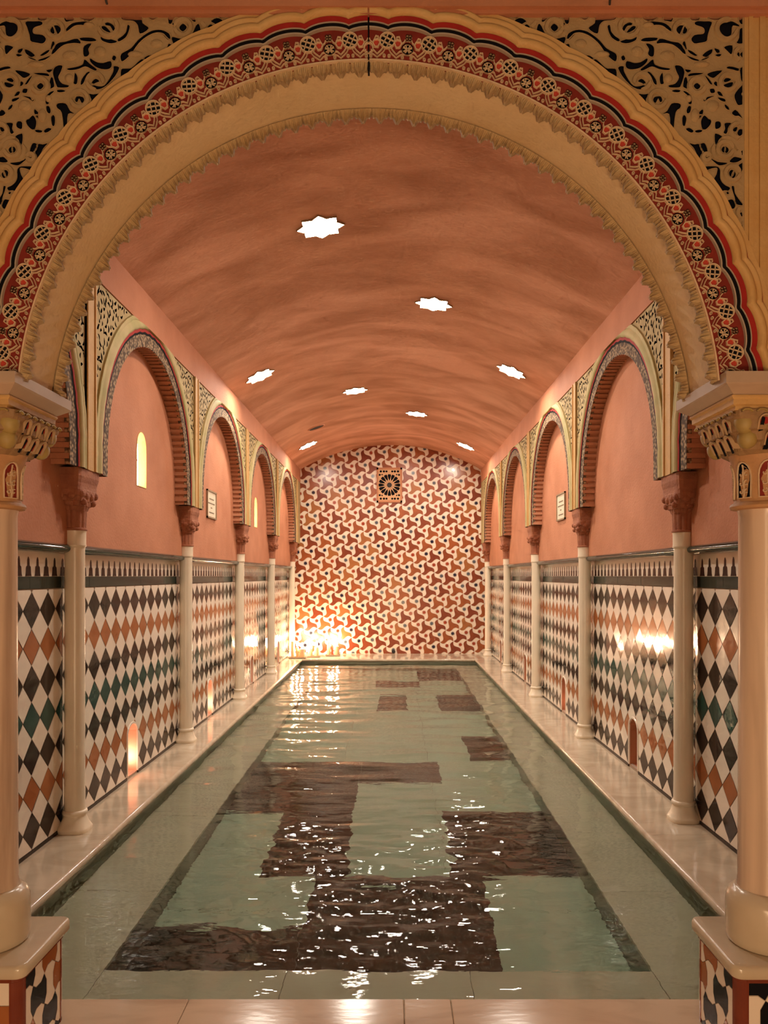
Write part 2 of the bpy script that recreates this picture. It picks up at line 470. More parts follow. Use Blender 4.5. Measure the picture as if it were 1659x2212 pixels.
ROWMAT = [2, 3, 2, 4, 2, 3, 2]
def dado(side, k):
    sg = 1 if side == 'left' else -1
    mid = Y0[side]-PITCH/2+PITCH*k
    lo, hi = -PITCH/2, PITCH/2
    if k == 0:
        if sg > 0: lo = 2.72-mid
        else: hi = -(2.72-mid)
    if k == 4:
        if sg > 0: hi = YB-.005-mid
        else: lo = -(YB-.005-mid)
    where = ['partly behind the big front column', 'in the first full bay', 'in the bay with the small plaque', 'in the third full bay', 'in the last bay by the mosaic wall'][k]
    t = empty('tile_dado', (COLX[side], mid, 0), 0 if sg > 0 else pi,
              'glazed diamond tile dado of the %s wall, %s' % (side, where), 'tile panel', 'diamond tile dados')
    rnd = random.Random(100*k+(sg > 0))
    X = -.077
    niche = [arch_loop(.105, .022, .29, .105)] if k > 0 else []
    hole = [[(a*1.0, b) for a, b in h] for h in niche]
    m = MB()
    bh = [[(a*1.02, b+.002) for a, b in h] for h in niche]
    carve(m, [(lo, .0), (hi, .0), (hi, 1.60), (lo, 1.60)], bh, lambda u, v, h: (X+h, u, v), 0, 0, -.024)
    w, hgt, top = .195, .198, 1.411
    border = [[(a*1.16, .018 if b < .03 else b+.016) for a, b in h] for h in niche]
    for r in range(0, 8):
        for i in range(-10, 11):
            for white in (0, 1):
                yc = .05+w*(i+(.5 if white else 0))
                zc = top-hgt*r if white else top-hgt*(r+.5)
                if not white and r == 7: continue
                s = .972 if white else .962
                p = [(yc-w/2*s, zc), (yc, zc-hgt/2*s), (yc+w/2*s, zc), (yc, zc+hgt/2*s)]
                p = clip_rect(p, lo+.002, hi-.002, .022, 1.424)
                if len(p) < 3 or area(p) < 2e-5: continue
                tilt_quad(m, p, border, X+.004, 1 if white else ROWMAT[r], rnd)
    m.build('diamond_tiles', [GROUT, WHITET, BLACKT, ORANGET, GREENT], t, local=True)
    # bottom strip, green band
    m = MB(); 
    segs = [(lo, hi)] if not niche else [(lo, -.12), (.12, hi)]
    for a, b in segs: m.box((X, a, 0), (X+.008, b, .020))
    m.build('black_skirting', BLACKT, t, local=True)
    m = MB()
    y = lo
    while y < hi-.01:
        e = min(y+.20, hi)
        m.box((X, y+.001, 1.430), (X+.006+rnd.uniform(-.001, .001), e-.001, 1.495)); y = e
    m.build('green_band', BANDT, t, local=True)
    # battlement strip
    m = MB()
    m.box((X, lo, 1.497), (X+.004, hi, 1.632), 0)
    prof = [(-.036,0),(.036,0),(.030,.016),(.026,.050),(.014,.056),(.012,.088),(.004,.104),(-.004,.104),(-.012,.088),(-.014,.056),(-.026,.050),(-.030,.016)]
    i0 = int(lo/.1055)-1
    for i in range(i0, int(hi/.1055)+2):
        yc = .1055*(i+.5)
        p = clip_rect([(yc+a, 1.499+b) for a, b in prof], lo+.002, hi-.002, 1.4, 2)
        if len(p) > 2: m.add([(X+.0052, a, b) for a, b in p], [tuple(range(len(p)))], 1)
    m.build('battlement_tiles', [WHITET, MERLONT], t, local=True)
    # half-round rail
    m = MB()
    e0, e1 = lo+(.07 if lo < -1.2 and k != 4 or (k == 4 and sg > 0) or (k == 0 and sg < 0) else .0), hi-(.07 if (hi > 1.2 and hi < 1.3) or (k == 0 and sg > 0) else .0)
    rows = []
    for yy, s in [(e0, .55), (e0+.012, 1.0)]+[(e0+.012+(e1-e0-.024)*q/8, 1.0) for q in range(1, 8)]+[(e1-.012, 1.0), (e1, .55)]:
        rows.append([(-.078, yy, 1.632)]+[(-.036+.046*s*sin(pi*q/10), yy, 1.658-.027*s*cos(pi*q/10)) for q in range(11)]+[(-.078, yy, 1.684)])
    m.loft(rows)
    m.build('rail', RAILT, t, local=True, smooth=True, angle=50)
    if niche:
        m = MB()
        lp = niche[0]; n = len(lp)
        b = [(X+.004, a, z) for a, z in lp]; c = [(X-.13, a*.94, z if z < .03 else z-.008) for a, z in lp]
        m.loft([b, c], cap=False)
        m.add(c, [tuple(range(n))])
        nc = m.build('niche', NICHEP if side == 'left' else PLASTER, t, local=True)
        m = MB()
        pts = [p for p in lp[2:]]
        pts = [(.105, .022)]+pts+[(-.105, .022)]
        ribbon(m, [(a*1.075, z+(.008 if z > .25 else 0)) for a, z in pts], .011, lambda u, v, h: (X+h, u, v), .0, .010)
        m.build('niche_border', WHITET, t, local=True)
    return t
for side in ('left', 'right'):
    for k in range(5): dado(side, k)

# ------------------------------------------------------------------ slender columns
def squircle(hx, hy, p, lob=0.0, ph=0.0, nl=12, n=48):
    out = []
    for i in range(n):
        a = 2*pi*i/n
        r = 1/((abs(cos(a))/hx)**p+(abs(sin(a))/hy)**p)**(1/p)
        r *= 1+lob*abs(cos(nl*a/2+ph))
        out.append((r*cos(a), r*sin(a)))
    return out

def make_column():
    t = empty('wall_column', (0, 0, 0))
    m = MB()
    m.loft([[(x, y, z) for x, y in squircle(r, r*1.0, p)] for z, r, p in ((0,.086,3.4),(.018,.090,3.4),(.026,.086,3.2),(.05,.073,3),(.085,.064,2.4),(.098,.063,2.2))])
    m.lathe([(.063,.096),(.070,.102),(.0715,.112),(.069,.121),(.060,.126)], n=32)
    m.build('base', MARBLE, t, local=True, smooth=True, angle=50)
    m = MB()
    m.lathe([(.0595,.124),(.058,.3),(.057,1.0),(.0565,1.66),(.058,1.668),(.064,1.674),(.064,1.682),(.0625,1.69),(.063,1.75),(.065,1.765)], n=32)
    m.build('shaft', MARBLE, t, local=True, smooth=True, angle=50)
    cap = MB()
    cap.lathe([(.060,1.763),(.071,1.768),(.071,1.777),(.061,1.782)], n=28)
    for z0, r0, z1, r1 in ((1.78,.060,1.885,.064),):
        rings = []
        for q in range(6):
            z = z0+(z1-z0)*q/5; r = r0+(r1-r0)*q/5
            rings.append([(r*(1+.07*abs(sin(6*a)))*cos(a), r*(1+.07*abs(sin(6*a)))*sin(a), z) for a in [2*pi*i/72 for i in range(72)]])
        cap.loft(rings)
    cp = cap.build('capital', CAPRED, t, local=True)
    m = MB()
    tiers = [(1.882,.066,.070,2.4,.05,0),(1.905,.069,.082,2.8,.10,0),(1.908,.074,.092,3,.10,1.2),(1.932,.076,.104,3.6,.09,1.2),(1.936,.080,.112,4,.08,.3),
             (1.962,.081,.124,5,.07,.3),(1.966,.083,.130,6,.05,1.4),(1.998,.084,.140,8,.03,1.4),(2.004,.084,.142,9,0,0),(2.02,.084,.142,10,0,0)]
    m.loft([[(x, y, z) for x, y in squircle(hx, hy, p, lob, ph, 14, 64)] for z, hx, hy, p, lob, ph in tiers])
    for sy in (-1, 1):
        for (y, z, r) in ((.036,1.965,.022),(.10,1.975,.020),(.068,1.93,.018)):
            m.ball((.080, sy*y, z), (.020, r, r*1.15), 10, 6)
        m.ball((.03, sy*.122, 1.965), (.03, .018, .024), 10, 6); m.ball((-.03, sy*.122, 1.965), (.022, .018, .024), 10, 6)
        m.ball((.0, sy*.100, 1.925), (.022, .014, .018), 10, 6)
    m.build('muqarnas', CAPRED, cp, local=True)
    m = MB()
    m.loft([[(x-.004, y, z) for x, y in squircle(hx, hy, 12, n=48)] for z, hx, hy in ((2.018,.086,.145),(2.04,.088,.148),(2.055,.092,.153),(2.075,.096,.160),(2.12,.096,.160))])
    m.build('abacus', CAPRED, t, local=True)
    return t
proto = make_column()
first = True
for side in ('left', 'right'):
    for k in range(5):
        o = proto if first else copy_tree(proto)
        first = False
        o.location = (COLX[side], Y0[side]+PITCH*k, 0)
        o.rotation_euler.z = 0 if side == 'left' else pi
        tag(o, 'slender cream wall column with terracotta capital, %s on the %s' % (ORD[k] if k in (0, 4) else ORD[k]+' from the front', side), 'column', 'slender columns along the walls')

# ------------------------------------------------------------------ horseshoe arches over the wall bays
def arch_path(n=56, z0=SPRING, zc=ZC):
    return [('L', 0, z0), ('L', 0, (z0+zc)/2)]+[('A', pi*k/n, 0) for k in range(n+1)]+[('L', pi, (z0+zc)/2), ('L', pi, z0)]
PATH = arch_path()
def bay_sweep(m, prof, mi=0, lob=0.0, ph=0.0, nl=27, face=.09, zmax=STRIPE0-.002, path=PATH):
    rows = []
    for kind, a, z in path:
        row = []
        for r, h in prof:
            if kind == 'L': row.append((face+h, r*cos(a), z))
            else:
                rr = r+lob*(abs(sin(a*nl+ph))-.5)
                row.append((face+h, rr*cos(a), min(zmax, ZC+rr*sin(a))))
        rows.append(row)
    m.grid(rows, mi)

def comma(c, L, w, ang, bend, n=5):
    up, dn = [], []
    for i in range(n+1):
        t = i/n; x = (t-.5)*L; y = bend*L*(1-(2*t-1)**2)
        ww = w*(sin(pi*min(1, t*1.15+.10))**.7)*(1-.35*t)
        up.append((x, y+ww)); dn.append((x, y-ww))
    p = up+dn[::-1]
    return [(c[0]+x*cos(ang)-y*sin(ang), c[1]+x*sin(ang)+y*cos(ang)) for x, y in p]

def spandrel_shapes():
    rnd = random.Random(11)
    R, top, side = 1.152, STRIPE0-.004, 1.149
    a1 = math.asin((top-ZC)/R)
    outer = [(R*cos(a1*k/24), ZC+R*sin(a1*k/24)) for k in range(2, 25)]+[(side, top)]
    outer = [(min(x, side-.001), z) for x, z in outer]
    pts, holes = [], []
    for _ in range(6000):
        p = (rnd.uniform(.4, side), rnd.uniform(2.3, top))
        if hypot(p[0], p[1]-ZC) < R+.020 or p[0] > side-.016 or p[1] > top-.016: continue
        if any(hypot(p[0]-q[0], p[1]-q[1]) < .036 for q in pts): continue
        pts.append(p)
    for p in pts:
        ang = .9*sin(p[0]*9)+.9*sin(p[1]*11)+rnd.choice((0, pi/2, pi/4))+rnd.uniform(-.4, .4)
        L = rnd.uniform(.036, .066)
        h = comma(p, L, rnd.uniform(.009, .0135), ang, rnd.choice((-.28, .28, .1)))
        h = clip_rect(h, 0, side-.006, 2.0, top-.006)
        if len(h) > 3 and all(hypot(a, b-ZC) > R+.005 for a, b in h): holes.append(h)
    return outer, holes
SP_OUT, SP_HOLES = spandrel_shapes()

def clip_mesh(m, lo, hi):
    keep = [(f, mi) for f, mi in zip(m.f, m.m) if all(lo-1e-6 <= m.v[i][1] <= hi+1e-6 for i in f)]
    m.f = [a for a, _ in keep]; m.m = [b for _, b in keep]

def make_bay_arch(lo=-9, hi=9):
    t = empty('wall_arch', (0, 0, 0))
    part = {}
    def fin(m, name, mats, **kw):
        if lo > -5 or hi < 5: clip_mesh(m, lo, hi)
        if not m.f: return None
        return m.build(name, mats, t, local=True, **kw)
    # brick soffit: alternate proud and sunk courses, one stepped surface
    m = MB(); nb = 110
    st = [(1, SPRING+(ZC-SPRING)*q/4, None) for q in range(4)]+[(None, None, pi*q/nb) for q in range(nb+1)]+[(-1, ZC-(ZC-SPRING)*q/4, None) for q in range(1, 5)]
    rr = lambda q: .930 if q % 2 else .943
    rows = []
    for q, (sg_, z, a) in enumerate(st):
        for r in ((rr(q),) if q == 0 else (rr(q-1), rr(q))):
            yy, zz = (sg_*r, z) if a is None else (r*cos(a), ZC+r*sin(a))
            e = 1.0
            ye, ze = (sg_*e, z) if a is None else (e*cos(a), ZC+e*sin(a))
            rows.append([(-.022, ye, ze), (-.022, yy, zz), (.086, yy, zz), (.086, ye, ze)])
    m.grid(rows)
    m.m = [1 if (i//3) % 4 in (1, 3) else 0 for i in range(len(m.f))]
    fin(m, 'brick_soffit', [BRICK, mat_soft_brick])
    m = MB(); bay_sweep(m, [(.934, -.03), (.934, 0), (1.018, .002), (1.018, -.03)])
    fin(m, 'lace_band', FINELACE)
    m = MB(); bay_sweep(m, [(1.016, -.01), (1.016, .004), (1.032, .004), (1.032, -.01)], 0, .010)
    fin(m, 'black_line', BLACK)
    m = MB(); bay_sweep(m, [(1.032, -.01), (1.032, .007), (1.052, .007), (1.052, -.01)], 0, .010)
    fin(m, 'red_line', RED)
    m = MB(); bay_sweep(m, [(1.052, -.01), (1.054, .010), (1.075, .022), (1.100, .018), (1.118, .008), (1.122, .012), (1.150, .010), (1.150, -.01)], 0, .008)
    fin(m, 'moulding', GREENPATCH, smooth=True, angle=60)
    for sgn in (1, -1):
        m = MB()
        b = len(SP_OUT)
        m.add([(.074, sgn*a, z) for a, z in SP_OUT], [tuple(range(b))], 0)
        carve(m, SP_OUT, SP_HOLES, lambda u, v, h: (.076+h, sgn*u, v), .010, 1, 0, 0)
        if lo < -5 and hi > 5 or True:
            fin(m, 'carved_spandrel', [DARKGROUND, PALESTUCCO])
    m = MB()
    for y0, y1 in ((1.149, 1.28),):
        m.box((-.02, y0, SPRING), (.098, y1, STRIPE0)); m.box((-.02, y0, SPRING), (.106, y0+.016, STRIPE0)); m.box((-.02, y1-.016, SPRING), (.106, y1, STRIPE0))
    fin(m, 'pilaster_strip', OCHRE)
    # body of the wall above the opening
    m = MB(); bay_sweep(m, [(.96, -.10), (.96, -.022), (1.152, -.022)], 0)
    out = [(1.152*cos(pi*k/40), ZC+1.152*sin(pi*k/40)) for k in range(41)]
    fin(m, 'backing', MORTAR)
    return t
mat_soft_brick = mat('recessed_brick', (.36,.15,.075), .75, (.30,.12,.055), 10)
archproto = make_bay_arch()
used = False
for side in ('left', 'right'):
    sg = 1 if side == 'left' else -1
    for k in range(5):
        mid = Y0[side]-PITCH/2+PITCH*k
        if k == 0:
            lo, hi = (2.72-mid, 9) if sg > 0 else (-9, -(2.72-mid))
            o = make_bay_arch(lo, hi)
            desc = 'partly hidden behind the big front arch'
        else:
            o = copy_tree(archproto) if used else archproto
            used = True
            desc = {('left',1): 'framing the larger lit slit window', ('left',2): 'framing the small plaque', ('left',3): 'framing the farther lit slit window', ('left',4): 'nearest the mosaic wall',
                    ('right',1): 'over the nearest full blank bay', ('right',2): 'framing the small plaque', ('right',3): 'between the plaque bay and the last bay', ('right',4): 'nearest the mosaic wall'}[(side, k)]
        o.location = (COLX[side], mid, 0); o.rotation_euler.z = 0 if sg > 0 else pi
        tag(o, 'stucco and brick wall arch on the %s, %s' % (side, desc), 'arch', 'carved arches along the walls')
# end strips by the mosaic wall
for side in ('left', 'right'):
    sg = 1 if side == 'left' else -1
    x = COLX[side]
    m = MB(); y0 = Y0[side]+PITCH*4
    m.box((min(x-sg*.02, x+sg*.09), y0-.066 if sg < 0 else y0+.066, SPRING-.0), (max(x-sg*.02, x+sg*.09), YB, STRIPE0))
    structure(m.build('trim_%d' % (3 if sg > 0 else 4), PALESTUCCO))

# ------------------------------------------------------------------ lit windows and plaques
for n, (k, y) in enumerate(winY.items()):
    x = COLX['left']-.02
    w = empty('window_%d' % (n+1), (x-.062, y, 2.165))
    w['kind'] = 'structure'
    tag(w, ['lit arched slit window in the nearest full bay of the left wall', 'small lit slit window in the third full bay of the left wall'][n], 'window')
    m = MB(); lp = arch_loop(.103, 2.166, 2.43, .149)
    m.add([(x-.060, y+a, b) for a, b in lp], [tuple(range(len(lp)))])
    m.build('glass', WINGLASS, w)
    m = MB(); fn = lambda u, v, h: (x-.060+h, y+u, v)
    for cx, cz, r in ((-.03,2.50,.020),(.03,2.49,.020),(0,2.54,.015),(-.045,2.44,.016),(.04,2.43,.018),(0,2.46,.016),(.06,2.38,.012)):
        ribbon(m, [(cx+r*(1-.12*q)*cos(q*.75), cz+r*(1-.12*q)*sin(q*.75)) for q in range(8)], .0055, fn, 0, .006)
    m.build('tracery', mat('window_tracery_%s' % 'ab'[n], (.50,.30,.08), .6), w)
    m = MB(); ribbon(m, [(a*1.06, b+.004) for a, b in lp], .006, lambda u, v, h: (x+h, y+u, v), -.02, .003, closed=True)
    m.build('window_frame', OCHRE, w)
for side, y in (('left', 8.0), ('right', 8.22)):
    sg = 1 if side == 'left' else -1
    x = COLX[side]-sg*.02
    t = empty('wall_plaque', (x, y, 2.24), 0 if sg > 0 else pi, 'small framed cream plaque with faint writing on the %s wall' % side, 'plaque', 'framed plaques')
    pm = MB(); pm.box((0, -.19, -.135), (.008, .19, .135))
    m = MB()
    for a, b in (((-.20,-.145),(-.183,.145)),((.183,-.145),(.20,.145)),((-.20,-.145),(.20,-.129)),((-.20,.129),(.20,.145))):
        m.box((0, a[0], a[1]), (.016, b[0], b[1]))
    m.build('frame', PFRAME, t, local=True)
    m = pm; rnd = random.Random(5)
    for z, wd in ((.055,.10),(.01,.15),(-.035,.04),(-.085,.11)):
        u = -wd
        while u < wd-.012:
            e = min(wd, u+rnd.uniform(.012,.03))
            m.box((.008, u, z-.007), (.0092, e, z+.007), 1); u = e+.008
    m.build('panel', [PAPER, INK], t, local=True)

# ------------------------------------------------------------------ the big front arch
FY, CX, CZ = 2.40, -.076, 2.012
A0, A1 = RAD(5.0), RAD(175.0)
STEP = RAD(6.5)
def P(r, a, h): return (CX+r*cos(a), FY-h, CZ+r*sin(a))
def med_phase(a):
    """0 at a large medallion, 1 at the next"""
    d = abs(pi/2-a)/STEP-.446
    return d
def lobe(a):
    d = abs(pi/2-a)/STEP
    return abs(sin(pi*(d-.446)))**.6 if d > .446 else abs(cos(pi*d/.892))**.6*.75
NA = 520
ANG = [A0+(A1-A0)*k/NA for k in range(NA+1)]
def sweep(m, prof, mi=0, amp=0.0, angs=ANG, gap=True):
    for lo, hi in ((A0, pi/2-.0022), (pi/2+.0022, A1)) if gap else ((A0, A1),):
        rows = []
        for a in [x for x in angs if lo-1e-9 <= x <= hi+1e-9]+[]:
            l = amp*(lobe(a)-.55)
            rows.append([P(r+l*la, a, h) for r, h, la in [(q+(1,))[:3] for q in prof]])
        if lo > A0: rows = [[P(r+amp*(lobe(lo)-.55)*la, lo, h) for r, h, la in [(q+(1,))[:3] for q in prof]]]+rows
        else: rows = rows+[[P(r+amp*(lobe(hi)-.55)*la, hi, h) for r, h, la in [(q+(1,))[:3] for q in prof]]] if gap else rows
        m.grid(rows, mi)

root = empty('great_arch', (CX, FY, 2.12), label='great carved horseshoe arch with red lace band across the front of the pool', cat='arch')
m = MB()
SANG = [A0+(A1-A0)*k/160 for k in range(161)]
m.grid([[P(1.120, a, -.03), P(1.114, a, -.10), P(1.114, a, -.20), P(1.116, a, -.285)] for a in SANG])
m.build('soffit', CREAM, root, smooth=True)
# toothed edges
def teeth(name, y0, y1, rtip, rroot, rtop, n, flat):
    m = MB()
    # each tooth a faceted crystal: (place along the tooth, 0 at the tip .. 1 at the root, how far it is set back)
    prof = [(0,1.0,1.0),(.09,.62,.55),(.20,.72,.95),(.27,.55,.35),(.42,.0,.10),(.50,.06,.55),(.58,.0,.10),(.73,.55,.35),(.80,.72,.95),(.91,.62,.55)]
    st = (A1-A0)/n
    rows = []
    d = y1-y0
    for k in range(n):
        for f, q, sb_ in prof:
            a = A0+st*(k+f); r = rtip+(rroot-rtip)*q; ins = d*.62*sb_
            rows.append([P(rroot+.0075, a, FY-y0-.016), P(rroot+.007, a, FY-y0), P(r+.006*(1-q), a, FY-y0-ins*.8), P(r, a, FY-y0-ins-.004), P(r+.010, a, FY-y1), P(rtop, a, FY-y1)])
    m.grid(rows)
    return m.build(name, TEETHM, root)
teeth('front_teeth', FY-.008, FY+.046, 1.064, 1.087, 1.125, 54, 0)
teeth('rear_teeth', FY+.268, FY+.318, 1.076, 1.104, 1.135, 54, 0)
# lace band
m = MB(); sweep(m, [(1.088,.004),(1.178,.004),(1.190,.004)], 0, .0)
m2 = MB(); 
lb = MB(); sweep(lb, [(1.091,-.02,0),(1.091,.006,0),(1.178,.006,0),(1.187,.006,1)], 0, .014)

tr = MB(); dk = MB(); br = MB()
RM = 1.15
def unit(ac, flip, cut=False):
    """half a lace unit, from a large medallion at angle ac towards flip side"""
    def fn(s, t, h): return P(t if t > 1.128 else 1.128-(1.128-t)*.86, ac+flip*s/RM, h)
    W = .0025; h0, h1 = .006, .013
    S2 = STEP/2*RM
    def rb(p, w=W, closed=False): ribbon(tr, p, w, fn, h0, h1, 0, closed)
    if cut: S2 = S2-.004
    rb(circ((S2, 1.130), .0175, 16) if not cut else [(S2-.0175*cos(q), 1.130+.0175*sin(q)) for q in [pi*k/6-pi/2 for k in range(7)]], W, not cut)
    if not cut: dk.add([fn(a, b, .0072) for a, b in circ((S2, 1.130), .0165, 14)], [tuple(range(14))])
    for q in () if cut else (.5, .5+pi/2): rb([(S2+.0165*cos(q), 1.130+.0165*sin(q)), (S2-.0165*cos(q), 1.130-.0165*sin(q))], .0017)
    hx = [(.0215,1.150),(.030,1.158),(.041,1.156),(.045,1.147),(.039,1.135),(.029,1.134)]
    rb(hx, W, True); br.add([fn(a, b, .0072) for a, b in hx], [tuple(range(6))])
    for q in range(0 if cut else 4): rb(circ((S2+.0062*cos(pi/4+q*pi/2), 1.166+.0062*sin(pi/4+q*pi/2)), .0046, 8), .0014, True)
    rb([(.027,1.158),(.028,1.166),(.036,1.168),(.040,1.158)], .0018)
    rb([(.045,1.147),(.052,1.152),(.0555,1.160)], .0018)
    rb([(.010,1.136),(.020,1.122),(.031,1.110),(.041,1.122),(.051,1.124)], .0018)
    rb([(.004,1.132),(.012,1.116),(.020,1.108),(.031,1.098),(.042,1.108),(.050,1.112),(.058,1.112)], .0014)
    rb(circ((.051, 1.102), .0042, 8), .0013, True)
    rb(circ((.008, 1.104), .0042, 8), .0013, True)
    
def big_med(ac):
    def fn(s, t, h): return P(t, ac+s/RM, h)
    c = (0, 1.155)
    ribbon(tr, circ(c, .0235, 22), .0024, fn, .006, .014, 0, True)
    dk.add([fn(a, b, .0072) for a, b in circ(c, .0225, 18)], [tuple(range(18))])
    for th in (.45, .45+pi/2):
        for d in (-.0075, .0075):
            L = sqrt(.0225**2-d*d)
            e = (-sin(th)*d, cos(th)*d)
            ribbon(tr, [(c[0]+e[0]-L*cos(th), c[1]+e[1]-L*sin(th)), (c[0]+e[0]+L*cos(th), c[1]+e[1]+L*sin(th))], .0019, fn, .006, .012)
for sg in (1, -1):
    for k in range(13):
        ac = pi/2+sg*STEP*(k+.446)
        if not (A0+.02 < ac < A1-.02): continue
        big_med(ac)
        if A0+.01 < ac+sg*STEP/2 < A1-.01: unit(ac, sg)
        unit(ac, -sg, k == 0)
ribbon_rows = None
sweep(tr, [(1.0905,.002,0),(1.0905,.013,0),(1.0955,.013,0),(1.0955,.006,0)], 0, 0)
lb.add(dk.v, dk.f, 1); lb.add(br.v, br.f, 2)
lace = lb.build('lace_band', [LACERED, BLACK, BRIGHTRED], root)
tr.build('tracery', LACE, lace)
for name, mt, prof in (('grey_line', GREYLINE, [(1.186,-.01),(1.186,.014),(1.1905,.014),(1.1905,-.01)]),
                       ('black_line', BLACK, [(1.1905,-.01),(1.1905,.010),(1.2035,.010),(1.2035,-.01)]),
                       ('thin_line', GREYLINE, [(1.2035,-.01),(1.2035,.013),(1.2065,.013),(1.2065,-.01)]),
                       ('red_line', RED, [(1.2065,-.01),(1.2065,.012),(1.224,.012),(1.224,-.01)])):
    m = MB(); sweep(m, [(a, b+.004) for a, b in prof], 0, .016); m.build(name, mt, root)
m = MB(); sweep(m, [(1.224,-.01),(1.225,.012),(1.232,.026),(1.243,.030),(1.252,.022),(1.258,.014),(1.266,.022),(1.272,.020),(1.2745,.010)], 0, .016)
m.build('roll_moulding', OCHRE, root, smooth=True, angle=70)
m = MB(); sweep(m, [(1.2735,-.005),(1.2735,.012),(1.2775,.012),(1.2775,-.005)], 0, .012); m.build('thin_red_line', LACERED, root)
m = MB(); sweep(m, [(1.277,-.012,1),(1.277,.012,1),(1.292,.014,.4),(1.292,-.012,0)], 0, .012); m.build('outer_border', OCHRE, root)
m = MB(); m.box((CX-.0028, FY-.004, CZ+1.062), (CX+.0028, FY+.02, CZ+1.30)); m.build('centre_joint', BLACK, root)

# carved spandrels with pierced scrollwork, traced pocket by pocket
Z1 = [[(20,72),(125,62),(122,125),(90,110)],[(198,75),(275,68),(240,105),(215,145),(195,130)],[(270,140),(330,130),(400,170),(330,165)],
[(440,95),(480,85),(520,98),(480,115)],[(598,75),(660,58),(728,70),(690,92),(620,92)],[(480,190),(500,130),(560,108),(620,145),(570,180),(525,232),(490,225)],
[(590,218),(628,180),(666,218),(628,258)],[(805,145),(830,75),(900,65),(960,90),(880,105),(830,148)],[(1010,75),(1105,70),(1112,155),(1085,175),(1050,110)],[(1040,160),(1070,170),(1055,195)],
[(906,218),(948,173),(990,218),(948,263)],[(765,185),(800,195),(840,280),(880,325),(960,345),(1070,325),(1045,415),(1000,410),(880,360),(755,305)],[(1249,98),(1297,66),(1345,98),(1297,130)],
[(1445,85),(1640,92),(1625,135),(1520,145),(1470,190),(1445,285),(1350,225),(1420,165)],
[(1100,330),(1120,285),(1200,250),(1290,255),(1370,290),(1460,360),(1540,450),(1655,520),(1655,600),(1600,580),(1530,510),(1460,410),(1370,330),(1270,285),(1190,290),(1145,330),(1115,355)],
[(1050,450),(1110,405),(1130,450),(1165,505),(1100,490)],[(1305,550),(1350,540),(1395,570),(1370,590)],[(1400,605),(1440,590),(1540,680),(1600,690),(1655,700),(1655,800),(1600,790),(1540,720),(1450,640)],
[(1565,220),(1590,190),(1605,260),(1645,310),(1695,345),(1690,375),(1655,365),(1600,320)]]
